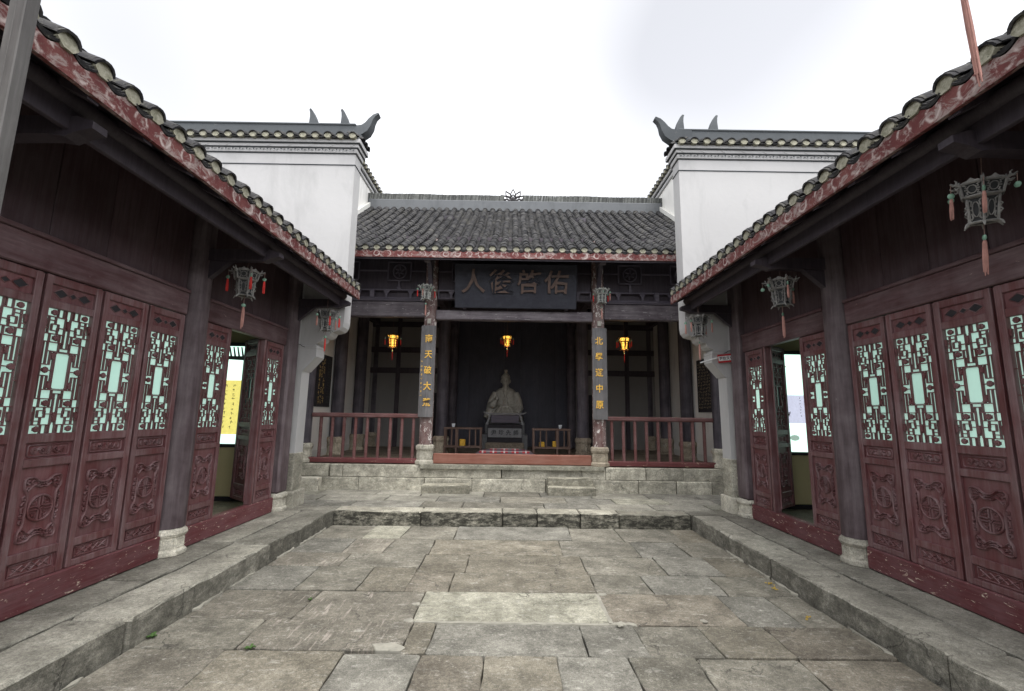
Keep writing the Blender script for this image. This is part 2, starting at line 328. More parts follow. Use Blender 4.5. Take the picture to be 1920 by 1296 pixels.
    def mesh(s, name, mats, smooth=False):
        me = bpy.data.meshes.new(name); me.from_pydata(s.v, [], s.f)
        for m in ([mats] if isinstance(mats, str) else mats): me.materials.append(MAT[m])
        if any(s.mi): me.polygons.foreach_set('material_index', s.mi)
        if any(s.tint):
            at = me.attributes.new('tint', 'FLOAT', 'POINT'); at.data.foreach_set('value', s.tint)
        bm = bmesh.new(); bm.from_mesh(me); bmesh.ops.recalc_face_normals(bm, faces=bm.faces); bm.to_mesh(me); bm.free()
        if smooth:
            me.polygons.foreach_set('use_smooth', [True]*len(me.polygons))
            try: me.set_sharp_from_angle(angle=R(38))
            except Exception: pass
        me.update(); return me

WP = {}          # world translation of each object (parents are not rotated unless noted)
def obj(name, me, parent=None, loc=(0, 0, 0), rot=(0, 0, 0), scale=None, kind=None, label=None, world=True):
    o = bpy.data.objects.new(name, me); COL.objects.link(o)
    l = Vector(loc)
    if parent is not None:
        o.parent = parent
        o.location = l-WP[parent.name] if world else l
        WP[o.name] = l.copy() if world else WP[parent.name]+l
    else: o.location = l; WP[o.name] = l.copy()
    o.rotation_euler = rot
    if scale: o.scale = scale
    if kind: o['kind'] = kind
    if label: o['label'] = label
    return o
def thing(name, label, cat, loc=(0, 0, 0), group=None, me=None, rot=(0, 0, 0)):
    o = obj(name, me, None, loc, rot); o['label'] = label; o['category'] = cat
    if group: o['group'] = group
    return o
def part(name, mb, mats, parent, smooth=False, **k): return obj(name, mb.mesh(name, mats, smooth), parent, **k)
def struct(name, mb, mats): return obj(name, mb.mesh(name, mats), None, kind='structure')

def rough_poly(poly, step=.22, jit=.006, rnd=random):
    out = []; n = len(poly)
    for i in range(n):
        a = Vector(poly[i]); b = Vector(poly[(i+1) % n]); d = b-a; k = max(1, int(d.length/step)); nrm = Vector((-d.y, d.x)).normalized()
        c = min(.018, d.length*.12)
        for j in range(k+1):
            t = j/k
            p = a+d*t
            if j == 0: p = a+d.normalized()*c*rnd.uniform(.3, 1.2)
            elif j == k: p = b-d.normalized()*c*rnd.uniform(.3, 1.2)
            out.append(tuple(p+nrm*rnd.uniform(-jit, jit)))
    return out
def slab(poly, z0, z1, bev=.010, jit=.006, step=.22, tilt=.004):
    p = rough_poly(poly, step, jit); n = len(p); cx = sum(q[0] for q in p)/n; cy = sum(q[1] for q in p)/n
    tx, ty = random.uniform(-tilt, tilt), random.uniform(-tilt, tilt); mb = MB()
    def Z(q, z): return z+tx*(q[0]-cx)+ty*(q[1]-cy)
    ins = []
    for q in p:
        d = Vector((cx-q[0], cy-q[1])); d = d.normalized()*bev*random.uniform(.6, 1.6) if d.length > 1e-6 else d; ins.append((q[0]+d.x, q[1]+d.y))
    vs = [(q[0], q[1], z0) for q in p]+[(q[0], q[1], Z(q, z1-bev*random.uniform(.5, 1.3))) for q in p]+[(q[0], q[1], Z(q, z1)) for q in ins]
    fs = [tuple(range(n-1, -1, -1)), tuple(range(2*n, 3*n))]
    for i in range(n):
        j = (i+1) % n; fs += [(i, j, n+j, n+i), (n+i, n+j, 2*n+j, 2*n+i)]
    return mb.add(vs, fs)
def rect(x0, x1, y0, y1): return [(x0, y0), (x1, y0), (x1, y1), (x0, y1)]

def text_mesh(body, size, mat, extr=.004, vertical=False, sq=1.):
    c = bpy.data.curves.new('t', 'FONT'); c.body = body; c.size = size; c.extrude = extr; c.align_x = 'CENTER'; c.align_y = 'CENTER'; c.offset = size*.012
    o = bpy.data.objects.new('t', c); COL.objects.link(o); bpy.context.view_layer.update()
    dg = bpy.context.evaluated_depsgraph_get(); me = bpy.data.meshes.new_from_object(o.evaluated_get(dg))
    bpy.data.objects.remove(o); bpy.data.curves.remove(c)
    # stand the glyphs up: local x right, z up, facing -y
    me.transform(Matrix(((1, 0, 0, 0), (0, 0, -1, 0), (0, 1, 0, 0), (0, 0, 0, 1)))); me.transform(Matrix.Diagonal((sq, 1, 1, 1)))
    me.materials.clear(); me.materials.append(MAT[mat]); return me
def brush(me, seed, amt):
    # hand-carved wobble of the strokes
    for q in me.vertices:
        n = mnoise.noise_vector(Vector((q.co.x*7+seed, q.co.z*7, seed))); q.co.x += n.x*amt; q.co.z += n.z*amt
    return me
def glyphs(mb, x, z, s, y, n=4):
    # an illegible worn character: a few short strokes
    for _ in range(n):
        cx, cz = x+random.uniform(-.3, .3)*s, z+random.uniform(-.35, .35)*s
        if random.random() < .5: mb.box(cx-s*.3*random.uniform(.5, 1), cx+s*.3, y-.002, y, cz-s*.05, cz+s*.05)
        else: mb.box(cx-s*.05, cx+s*.05, y-.0022, y, cz-s*.35*random.uniform(.5, 1), cz+s*.3)
    return mb

# ------------------------------------------------------------------ the setting: ground, courtyard, pavements, terrace
struct('ground', MB().add([(-150,-150,-.08),(150,-150,-.08),(150,150,-.08),(-150,150,-.08)], [(0,1,2,3)]), 'soil')
KX = 2.60                                        # kerb line
court = struct('courtyard', MB().box(-2.66, 2.66, -2.2, 7.02, -.078, -.045), 'soil')
G, T, B_, U, C_, P_ = 'stone_grey', 'stone_tan', 'stone_brown', 'stone_blue', 'stone_chisel', 'stone_pale'
rows = [
 (6.97, 6.28, [-2.6,-1.95,-1.46,-.77,.79,1.46,2.24,2.6], [G,P_,G,U,G,G,T]),
 (6.28, 5.63, [-2.6,-2.0,-1.51,-.98,.585,1.5,2.08,2.6], [U,C_,G,T,G,U,G]),
 (5.63, 5.15, [-2.6,-1.85,-1.0], [C_,G]),
 (5.15, 4.49, [-2.6,-2.02,-1.45,-1.0], [U,G,T]),
 (5.63, 5.01, [-1.0,-.5,.77,1.6,2.18,2.6], [T,T,G,U,T]),
 (5.01, 4.49, [-1.0,-.6,.77,1.29,1.98,2.6], [B_,T,G,U,G]),
 (4.49, 3.88, [-2.6,-1.75,-.80], [C_,C_]),
 (4.49, 3.86, [-.80,.75,1.83,2.28,2.6], [P_,B_,U,G]),
 (3.88, 3.41, [-2.6,-1.92,-.78], [G,C_]),
 (3.86, 3.385, [-.78,-.605,.50,.92,1.42,1.92,2.6], [T,U,U,G,T,B_]),
 (3.41, 2.72, [-2.6,-1.95,-1.15], [C_,T]),
 (3.385, 2.72, [-1.15,-.64,-.21,.28,.76,1.2,1.9,2.6], [U,B_,T,U,G,G,B_]),
 (2.72, 2.05, [-2.6,-1.7,-.9,.1,.8,1.7,2.6], None), (2.05, 1.4, [-2.6,-1.9,-.8,0,1.1,1.9,2.6], None),
 (1.4, .7, [-2.6,-1.5,-.4,.6,1.6,2.6], None), (.7, 0, [-2.6,-1.8,-.7,.3,1.3,2.6], None), (0, -.7, [-2.6,-1.4,-.2,.8,1.8,2.6], None),
 (-.7, -1.4, [-2.6,-1.7,-.5,.5,1.4,2.6], None), (-1.4, -2.15, [-2.6,-1.5,-.4,.7,1.7,2.6], None)]
for y1, y0, xs, ms in rows:
    sk = [random.uniform(-.015, .015) if 0 < i < len(xs)-1 else 0 for i in range(len(xs))]
    for i in range(len(xs)-1):
        g = random.uniform(.002, .006); gy = random.uniform(.004, .009); a0, a1 = xs[i]+g, xs[i+1]-g
        poly = [(a0+sk[i], y0+gy+random.uniform(-.01, .01)), (a1+sk[i+1], y0+gy+random.uniform(-.01, .01)), (a1-sk[i+1], y1-gy), (a0-sk[i], y1-gy)]
        m = ms[i] if ms else random.choice([G, G, T, B_, U, C_])
        part('paving_stone', slab(poly, -.07, random.uniform(-.006, .006), .006, .006, .11, .004), m, court)
mb = MB()
for (x, y, s_) in ((-.88, 3.46, .13), (-.82, 3.88, .06), (.83, 3.87, .07), (.80, 4.46, .05), (-.9, 6.62, .04), (-.83, 4.2, .05), (1.5, 3.95, .03)):  # mortar patches; the farthest one is a white bird dropping
    pl = [(x+s_*random.uniform(.5, 1.1)*math.cos(k*.7), y+s_*.6*random.uniform(.5, 1.1)*math.sin(k*.7)) for k in range(9)]
    part('mortar_patch', slab(pl, -.02, .011, .006, .004, .06, .0), 'mortar', court)
part('mortar_seam', slab([(-.78, 3.845), (.95, 3.845), (.95, 3.875), (-.78, 3.875)], -.02, .006, .006, .010, .07, 0), 'mortar', court)
part('mortar_seam', slab([(.735, 3.86), (.775, 3.86), (.765, 4.48), (.74, 4.48)], -.02, .006, .006, .010, .07, 0), 'mortar', court)
for s in (-1, 1):                                # mortar along the foot of each kerb
    for k in range(11):
        if random.random() < .45: continue
        y = 1.6+k*.48+random.uniform(-.1, .1); part('mortar_seam', slab([(s*2.602, y), (s*2.57, y+.05), (s*2.575, y+.36), (s*2.602, y+.44)], -.02, .016, .008, .012, .06, 0), 'mortar', court)

for s, nm in ((-1, 'left'), (1, 'right')):
    def RX(a, b, y0, y1): return rect(min(s*a, s*b), max(s*a, s*b), y0, y1)
    pav = struct('pavement', MB().box(s*2.64, s*3.52, -2.2, 7.0, -.075, .165), 'soil')
    ys = [-2.2, -.6, .9, 2.15, 3.05, 4.95, 6.97] if s > 0 else [-2.2, -.7, 1.0, 2.35, 3.35, 5.2, 6.97]
    for i in range(len(ys)-1):
        part('kerb_stone', slab(RX(KX+random.uniform(0, .02), 3.03+random.uniform(-.03, .03), ys[i]+.006, ys[i+1]-.006), -.06, .2+random.uniform(-.004, .006), .020, .010, .14, .004), 'stone_kerb', pav)
    ys = [-2.2, -.8, .5, 1.9, 2.9, 4.1, 5.3, 6.3, 6.97]
    for i in range(len(ys)-1):
        part('paving_stone', slab(RX(3.05, 3.50, ys[i]+.006, ys[i+1]-.006), .0, .195+random.uniform(-.004, .004), .010, .007, .16, .004), 'stone_kerb', pav)
terr = struct('terrace', MB().box(-7.5, 7.5, 7.02, 9.2, -.075, .165), 'soil')
xs = [-2.6, -1.33, -.15, .36, .98, 1.55, 2.6]
for i in range(len(xs)-1):
    part('kerb_stone', slab(rect(xs[i]+.006, xs[i+1]-.006, 6.97, 7.28+random.uniform(-.02, .02)), -.06, .2+random.uniform(-.003, .005), .016, .008, .12, .004), 'stone_kerb_dark', terr)
for xa, xb in ((-3.55, -2.6), (2.6, 3.55)):
    part('paving_stone', slab(rect(xa+.006, xb-.006, 6.985, 7.30), -.02, .199, .01, .006, .16), 'stone_kerb', terr)
for y0, y1, xs in ((7.30, 7.78, [-5.5,-4.4,-3.5,-2.5,-1.42,-.78,.5,1.35,2.2,3.1,4.2,5.5]), (7.78, 8.28, [-5.5,-4.2,-3.2,-2.1,-1.25,-.2,.9,1.7,2.6,3.4,4.4,5.5]), (8.28, 9.0, [-5.5,-4.3,-3.4,-2.4,-1.6,-.5,.5,1.4,2.4,3.3,4.3,5.5])):
    for i in range(len(xs)-1):
        m = random.choice([U, G]) if -1.45 < xs[i] < 1.2 else random.choice(['stone_kerb', P_, 'stone_kerb', U])
        part('paving_stone', slab(rect(xs[i]+.006, xs[i+1]-.006, y0+.006, y1-.006), .0, .198+random.uniform(-.005, .004), .010, .006, .16, .004), m, terr)

# ------------------------------------------------------------------ roof tiles shared by every roof
def arc_shell(rad, half_ang, th, length, n=7, up_=1, taper=.94):
    # half-round clay tile; y=0 is the downhill edge
    vs = []; fs = []
    for j, (yy, k) in enumerate(((0, 1.), (length, taper))):
        for r_ in (rad*k, (rad-th)*k):
            for i in range(n+1):
                t = -half_ang+2*half_ang*i/n; vs.append((r_*math.sin(t), yy, up_*(r_*math.cos(t)-rad*math.cos(half_ang)*k)))
    m = n+1
    for i in range(n):
        fs += [(i, i+1, 2*m+i+1, 2*m+i), (m+i+1, m+i, 3*m+i, 3*m+i+1), (m+i, m+i+1, i+1, i), (2*m+i, 2*m+i+1, 3*m+i+1, 3*m+i)]
    for e in (0, n): fs += [(e, 2*m+e, 3*m+e, m+e)]
    return vs, fs
COVER = arc_shell(.074, R(76), .014, .26, 7)
ME_COVER = MB().add(*COVER).mesh('cover_tile', 'roof_tile', True)
def pan_vs(length=.26): return arc_shell(.105, R(44), .013, length, 6, -1, 1.)
PAN = pan_vs()
ME_PAN = MB().add(*PAN).mesh('pan_tile', 'roof_tile', True)
def plug_mesh():
    mb = MB(); n = 9; pts = [(.054*math.cos(math.pi*i/n)*(1.1 if i in (0, n) else 1), .058*math.sin(math.pi*i/n)) for i in range(n+1)]
    pts = [(p[0], p[1]-.012) for p in pts]; pts = [(-.026, -.050), (-.045, -.030)]+pts[::-1]+[(.045, -.030), (.026, -.050)]
    bm = bmesh.new(); mb.prism(pts, 'y', -.004, .07); return mb.mesh('tile_plug', 'tile_plug', False)
ME_PLUG = plug_mesh()
def fascia_mesh(n, h0=0., h1=.135, sp=SP):
    # scalloped board: peaks under the cover tiles, dips under the pans
    mb = MB(); top = []; x0 = -n*sp/2
    k = 8*n
    for i in range(k+1):
        u = i/8.; top.append((x0+i*sp/8., h1-.022+.022*math.cos(2*math.pi*(u-.5))))
    vs = []; fs = []
    for x, z in top: vs += [(x, 0, h0), (x, 0, z), (x, .03, z), (x, .03, h0)]
    for i in range(k):
        a_, b_ = i*4, i*4+4
        for q in range(4): fs.append((a_+q, a_+(q+1) % 4, b_+(q+1) % 4, b_+q))
    fs += [(0, 3, 2, 1), (k*4, k*4+1, k*4+2, k*4+3)]
    mb.add(vs, fs); return mb.mesh('fascia', 'fascia_red')

def tiled_roof(parent, origin, rz, n, prof, courses, n_obj_courses, row_ok, sp=SP, fascia_h=.148):
    """prof(t)->(run, rise) from the eave (t=0) to the ridge; local x along the eave, local y uphill.
    Nearest courses become single tiles, the rest one part of stuff."""
    o = Vector(origin); Mz = Matrix.Rotation(rz, 4, 'Z')
    fo = obj('eave_board', fascia_mesh(n, 0, fascia_h, sp), parent, loc=o, rot=(0, 0, rz))
    stuff = MB()
    for r in range(n):
        xr = (r-(n-1)/2)*sp
        wob = random.uniform(-.006, .006)
        for c in range(courses):
            t = c/courses; t2 = min(1, t+.03); y, z = prof(t); y2, z2 = prof(t2)
            ang = math.atan2(z2-z, y2-y)-.055+random.uniform(-.03, .03)
            dx = wob+.008*math.sin(c*.45+r*1.7)+random.uniform(-.004, .004); zj = random.uniform(-.004, .006)
            lc = Vector((xr+dx, y-.012, z+fascia_h+.030+zj)); yaw = random.uniform(-.05, .05)
            if c < n_obj_courses and row_ok(xr):
                obj('cover_tile', ME_COVER, parent, loc=o+Mz @ lc, rot=(Matrix.Rotation(rz+yaw, 4, 'Z') @ Matrix.Rotation(ang, 4, 'X')).to_euler())
                if c == 0:
                    obj('cover_tile', ME_COVER, parent, loc=o+Mz @ (lc+Vector((.003, .022, .016))), rot=(Matrix.Rotation(rz-yaw, 4, 'Z') @ Matrix.Rotation(ang, 4, 'X')).to_euler())
                    obj('tile_plug', ME_PLUG, parent, loc=o+Mz @ (lc+Vector((0, .005, 0))), rot=(random.uniform(-.12, .05), 0, rz+yaw))
            else:
                mt = Matrix.Translation(lc) @ Matrix.Rotation(yaw, 4, 'Z') @ Matrix.Rotation(ang, 4, 'X')
                stuff.add([mt @ Vector(p) for p in COVER[0]], COVER[1], 0, random.random()+.01)
        for c in range(courses):
            t = c/courses; y, z = prof(t); y2, z2 = prof(min(1, t+.03)); ang = math.atan2(z2-z, y2-y)-.05
            lc = Vector((xr+sp/2, y-.004, z+fascia_h+.002+random.uniform(-.003, .003)))
            if r == n-1: continue
            if c == 0 and row_ok(xr):
                for q in range(3):
                    obj('pan_tile', ME_PAN, parent, loc=o+Mz @ (lc+Vector((random.uniform(-.006, .006), -.006+q*.010+random.uniform(-.004, .004), -.008+q*.017))), rot=(Matrix.Rotation(rz+random.uniform(-.03, .03), 4, 'Z') @ Matrix.Rotation(ang+random.uniform(-.02, .02), 4, 'X')).to_euler())
            else:
                mt = Matrix.Translation(lc) @ Matrix.Rotation(ang, 4, 'X'); stuff.add([mt @ Vector(p) for p in PAN[0]], PAN[1], 0, random.random()*.6+.01)
    if stuff.v: obj('roof_tiles', stuff.mesh('roof_tiles', 'tile_row_stuff', True), parent, loc=o, rot=(0, 0, rz), kind='stuff')

# ------------------------------------------------------------------ lattice doors of the two wings
DW, DZ0, DH = .462, .405, 2.165
def door_meshes():
    z = lambda q: q-DZ0; hw = DW/2-.004; out = {}
    f = MB()
    for sx in (-1, 1): f.cbox(sx*hw, sx*(hw-.048), -.028, .028, 0, DH, .005)
    for a_, b_ in ((.405, .452), (.552, .612), (1.188, 1.246), (1.358, 1.424), (2.332, 2.392), (2.508, 2.57)):
        f.cbox(-hw+.046, hw-.046, -.024, .024, z(a_), z(b_), .005)
    for sx in (-1, 1): f.tube([(sx*(hw-.004), -.026, .01), (sx*(hw-.004), -.026, DH-.01)], .006, 6)
    out['frame'] = f.mesh('door', 'door_wood')
    iw = hw-.046
    p = MB()
    for a_, b_ in ((.452, .552), (.612, 1.188), (1.246, 1.358)): p.box(-iw-.004, iw+.004, -.006, .012, z(a_)-.004, z(b_)+.004)
    out['panel'] = p.mesh('door_panel', 'door_panel_wood')
    # top panel with three dark plates that paint the shade of pierced lozenges
    t = MB(); t.box(-iw-.004, iw+.004, -.008, .010, z(2.392)-.003, z(2.508)+.003)
    out['top'] = t.mesh('top_panel', 'door_panel_wood')
    h = MB(); zc = z(2.45)
    for cx, rx, rz_ in ((-.095, .050, .030), (0, .026, .018), (.095, .050, .030)):
        pl = []
        for k in range(16):
            t_ = 2*math.pi*k/16; q = 1-.28*abs(math.sin(2*t_))**.7; pl.append((cx+rx*math.cos(t_)*q, zc+rz_*math.sin(t_)*q))
        h.prism(pl, 'y', -.0105, -.004)
    out['hole'] = h.mesh('pierced_opening', 'dark_void')
    hr = MB()
    for cx, rx, rz_ in ((-.095, .057, .036), (0, .032, .022), (.095, .057, .036)):
        hr.stroke([(cx+rx*math.cos(2*math.pi*k/16)*(1-.28*abs(math.sin(4*math.pi*k/16))**.7), zc+rz_*math.sin(2*math.pi*k/16)*(1-.28*abs(math.sin(4*math.pi*k/16))**.7)) for k in range(16)], .007, .006, -.008, True)
    for a_, b_ in ((-.05, -.026), (.026, .05)): hr.stroke([(a_, zc), (b_, zc)], .007, .006, -.008)
    out['hole_rim'] = hr.mesh('opening_moulding', 'door_wood')
    # lattice -------------------------------------------------------------
    l = MB(); X0, X1, Z0, Z1 = -iw, iw, z(1.424), z(2.332); W, H = X1-X0, Z1-Z0; bw = .0076; dy0, dy1 = -.010, .007
    def hb(u0, u1, v, k=1.): l.box(X0+u0*W, X0+u1*W, dy0, dy1, Z1-v*H-bw*k/2, Z1-v*H+bw*k/2)
    def vb(u, v0, v1, k=1.): l.box(X0+u*W-bw*k/2, X0+u*W+bw*k/2, dy0+.0007, dy1-.0007, Z1-v1*H, Z1-v0*H)
    def flower(u, v, ru=.075, rv=.030):
        cx, cz = X0+u*W, Z1-v*H
        for k in range(8):
            t_ = k*math.pi/4; l.lathe([(0, -.002), (.012, .002), (.009, .010), (0, .013)], 0, 0, 6)
            nv = 6*4; seg = l.v[-nv:]; l.v[-nv:] = [(cx+q[0]+ru*W*.55*math.cos(t_), dy0-q[2], cz+q[1]+rv*H*.55*math.sin(t_)) for q in seg]
        l.lathe([(0, 0), (.016, .002), (.012, .014), (0, .018)], 0, 0, 8); nv = 8*4; seg = l.v[-nv:]; l.v[-nv:] = [(cx+q[0], dy0-q[2]+.004, cz+q[1]) for q in seg]
        l.box(cx-ru*W*.62, cx+ru*W*.62, dy0+.002, dy1-.004, cz-rv*H*.55, cz+rv*H*.55)
    def leaf(u, v, ru, rv):
        cx, cz = X0+u*W, Z1-v*H
        pl = [(-1, .9), (-.55, 1), (-.2, .75), (.1, 1), (.55, .8), (1, .85), (.8, .2), (1, -.1), (.55, -.45), (.6, -.8), (.15, -.55), (0, -1), (-.3, -.5), (-.7, -.75), (-.6, -.2), (-1, .1)]
        l.prism([(cx+p[0]*ru*W, cz+p[1]*rv*H) for p in pl], 'y', dy0-.004, dy1-.003)
    def quad4(fn):
        for sv in (0, 1):
            for su in (0, 1): fn((lambda u: 1-u) if su else (lambda u: u), (lambda v: 1-v) if sv else (lambda v: v))
    def Q(mu, mv):
        def HB(u0, u1, v): hb(min(mu(u0), mu(u1)), max(mu(u0), mu(u1)), mv(v))
        def VB(u, v0, v1): vb(mu(u), min(mv(v0), mv(v1)), max(mv(v0), mv(v1)))
        HB(.05, .45, .066); VB(.27, 0, .066); VB(.395, 0, .066); VB(.44, 0, .066); flower(mu(.165), mv(.033), .062, .024)
        VB(.10, .066, .205); VB(.45, .066, .28); HB(.11, .45, .205)
        HB(.17, .31, .125); HB(.17, .31, .178); VB(.17, .125, .178); VB(.31, .125, .178); VB(.24, .066, .125); HB(.31, .45, .152)
        VB(.16, .205, .27); flower(mu(.27), mv(.237), .075, .026); HB(.05, .45, .272); VB(.37, .205, .272)
        VB(.065, .272, .5); VB(.15, .272, .345); VB(.385, .272, .345); VB(.445, .272, .32); HB(.445, .5, .315); HB(.15, .5, .345)
        VB(.15, .345, .455); VB(.235, .345, .455); HB(.065, .235, .455); HB(0, .065, .40); VB(.335, .345, .5); VB(.315, .345, .5); HB(.235, .335, .40)
        HB(.0, .10, .165); HB(.0, .105, .205); VB(.30, .152, .205); HB(.10, .24, .096)
        leaf(mu(.275), mv(.385), .042, .030 if mv(.1) < .5 else -.030)
    quad4(Q)
    hb(.065, .30, .5); hb(.70, .935, .5)
    for v_ in (.5,): flower(.15, v_, .062, .026); flower(.85, v_, .062, .026)
    for v_ in (.125, .875): leaf(.5, v_, .046, .042); leaf(.030, v_, .024, .036); leaf(.970, v_, .024, .036)
    for v_, a_ in ((.352, 1), (.648, -1)):
        l.prism([(X0+.33*W, Z1-v_*H), (X0+.33*W, Z1-(v_+.02*a_)*H), (X0+.37*W, Z1-(v_+.004*a_)*H), (X0+.63*W, Z1-(v_+.004*a_)*H), (X0+.67*W, Z1-(v_+.02*a_)*H), (X0+.67*W, Z1-v_*H)], 'y', dy0, dy1)
    out['lattice'] = l.mesh('lattice', 'door_panel_wood')
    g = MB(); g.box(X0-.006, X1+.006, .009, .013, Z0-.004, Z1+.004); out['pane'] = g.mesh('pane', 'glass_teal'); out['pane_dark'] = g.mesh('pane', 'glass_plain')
    # carved reliefs ------------------------------------------------------
    c = MB(); y0 = -.006; cz = z(.898)
    ring = [(.088*math.cos(2*math.pi*k/28), cz+.088*math.sin(2*math.pi*k/28)) for k in range(28)]
    c.stroke(ring, .018, .017, y0, True)
    for a_ in (-.011, .011):
        c.stroke([(a_, cz-.082), (a_, cz-.016)], .011, .014, y0); c.stroke([(a_, cz+.016), (a_, cz+.082)], .011, .014, y0)
        c.stroke([(-.082, cz+a_), (-.016, cz+a_)], .011, .014, y0); c.stroke([(.016, cz+a_), (.082, cz+a_)], .011, .014, y0)
    c.stroke([(-.014, cz), (0, cz+.014), (.014, cz), (0, cz-.014)], .010, .011, y0, True)
    for sx in (-1, 1):
        for sz in (-1, 1):
            c.stroke([(sx*.030, cz+sz*.030), (sx*.062, cz+sz*.030), (sx*.052, cz+sz*.050), (sx*.030, cz+sz*.062), (sx*.030, cz+sz*.044)], .008, .009, y0)
    for sx in (-1, 1):
        for sz in (-1, 1):
            P = lambda x_, z_: (sx*x_, cz+sz*z_)
            c.stroke([P(.0, .182), P(.025, .184), P(.045, .196), P(.062, .212), P(.085, .218), P(.118, .218), P(.132, .207), P(.133, .165), P(.128, .140), P(.112, .118), P(.104, .095), P(.103, .0)], .015, .016, y0)
            c.stroke([P(.0, .150), P(.022, .146), P(.040, .156), P(.055, .168), P(.072, .160), P(.090, .142), P(.108, .128), P(.118, .138), P(.112, .152), P(.100, .150)], .013, .015, y0)
            c.stroke([P(.0, .166), P(.018, .170), P(.032, .176)], .012, .014, y0)
            c.stroke([P(.058, .190), P(.072, .196), P(.086, .188), P(.082, .174), P(.070, .178)], .011, .013, y0)
            c.stroke([P(.100, .198), P(.114, .196), P(.118, .180), P(.106, .172), P(.098, .180)], .011, .013, y0)
            c.stroke([P(.120, .096), P(.132, .086), P(.130, .068), P(.118, .066), P(.114, .078)], .011, .013, y0)
            c.stroke([P(.116, .056), P(.130, .050), P(.136, .036), P(.124, .030)], .011, .013, y0)
            c.stroke([P(.116, .022), P(.130, .018), P(.132, .0)], .011, .013, y0)
            c.stroke([P(.02, .158), P(.035, .162)], .012, .012, y0)
    out['medallion'] = c.mesh('medallion_carving', 'door_wood', True)
    s_ = MB(); zc = z(1.302); ww, hh = iw-.030, .040
    s_.stroke([(-ww, zc-hh+.01), (-ww+.012, zc-hh), (ww-.012, zc-hh), (ww, zc-hh+.01), (ww, zc+hh-.01), (ww-.012, zc+hh), (-ww+.012, zc+hh), (-ww, zc+hh-.01)], .010, .010, y0, True)
    for cx, rr in ((-.105, .022), (0, .026), (.105, .022)):
        for k in range(3): s_.stroke([(cx+rr*(1-.3*k)*math.cos(2*math.pi*j/10), zc+rr*(1-.3*k)*math.sin(2*math.pi*j/10)) for j in range(10)], .008, .009+.001*k, y0, True, 4)
    s_.stroke([(-.085+.01*j, zc+.022*math.sin(j*.75)) for j in range(18)], .010, .009, y0)
    for cx, sg in ((-.055, 1), (.055, -1), (-.045, -1), (.045, 1)): s_.stroke([(cx-.018, zc+sg*.004), (cx, zc+sg*.022), (cx+.014, zc+sg*.012), (cx+.004, zc+sg*.004)], .012, .014, y0)
    out['scroll'] = s_.mesh('scroll_carving', 'door_wood', True)
    k_ = MB(); zc = z(.502); ww, hh = iw-.030, .036
    k_.stroke([(-ww, zc-hh), (ww, zc-hh), (ww, zc+hh), (-ww, zc+hh)], .008, .008, y0, True)
    k_.stroke([(-ww+.02, zc+hh-.012), (-.06, zc-.020), (0, zc+.026), (.06, zc-.020), (ww-.02, zc+hh-.012)], .009, .008, y0)
    k_.stroke([(-ww+.02, zc-hh+.012), (-.06, zc+.020), (0, zc-.026), (.06, zc+.020), (ww-.02, zc-hh+.012)], .009, .0075, y0)
    for cx in (-.105, 0, .105): k_.stroke([(cx-.014, zc), (cx, zc+.010), (cx+.014, zc), (cx, zc-.010)], .007, .007, y0, True)
    out['lozenge'] = k_.mesh('lozenge_carving', 'door_wood', True)
    return out
DM = door_meshes()
def door(parent, loc, rz, label=None, pane='pane'):
    d = obj('door', DM['frame'], parent, loc=loc, rot=(0, 0, rz), label=label)
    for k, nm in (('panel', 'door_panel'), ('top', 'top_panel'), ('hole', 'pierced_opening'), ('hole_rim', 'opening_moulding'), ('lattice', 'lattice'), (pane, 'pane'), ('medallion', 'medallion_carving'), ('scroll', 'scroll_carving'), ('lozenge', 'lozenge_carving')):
        obj(nm, DM[k], d, world=False)
    return d

def column_base_mesh(r=.2, h=.3, mat='stone_base', sides=8, carve=True):
    mb = MB(); mb.lathe([(r*.98, 0), (r, .02), (r, h*.16), (r*.86, h*.22), (r*.84, h*.66), (r*.92, h*.72), (r*.98, h*.80), (r*.95, h*.93), (r*.80, h)], 0, 0, sides, 0, math.pi/sides)
    if carve:
        for k in range(sides):
            M_ = Matrix.Rotation(2*math.pi*k/sides, 4, 'Z'); q = MB(); a_ = r*.84*math.cos(math.pi/sides)
            q.stroke([(-.045, h*.30), (.045, h*.30), (.045, h*.60), (-.045, h*.60)], .010, .008, -a_, True)
            mb.add([M_ @ Vector(p) for p in q.v], q.f)
            q = MB(); q.stroke([(-.05, h*.70), (-.02, h*.76), (0, h*.70), (.02, h*.76), (.05, h*.70)], .012, .012, -a_-.004); mb.add([M_ @ Vector(p) for p in q.v], q.f)
    return mb.mesh('column_base', mat, False)
ME_BASE_WING = column_base_mesh(.185, .25, 'stone_base', 8); ME_BASE_HALL = column_base_mesh(.185, .36, 'stone_base', 8); ME_BASE_RED = column_base_mesh(.185, .36, 'stone_carved', 8)
ME_BASE_IN = column_base_mesh(.21, .42, 'stone_carved', 8)

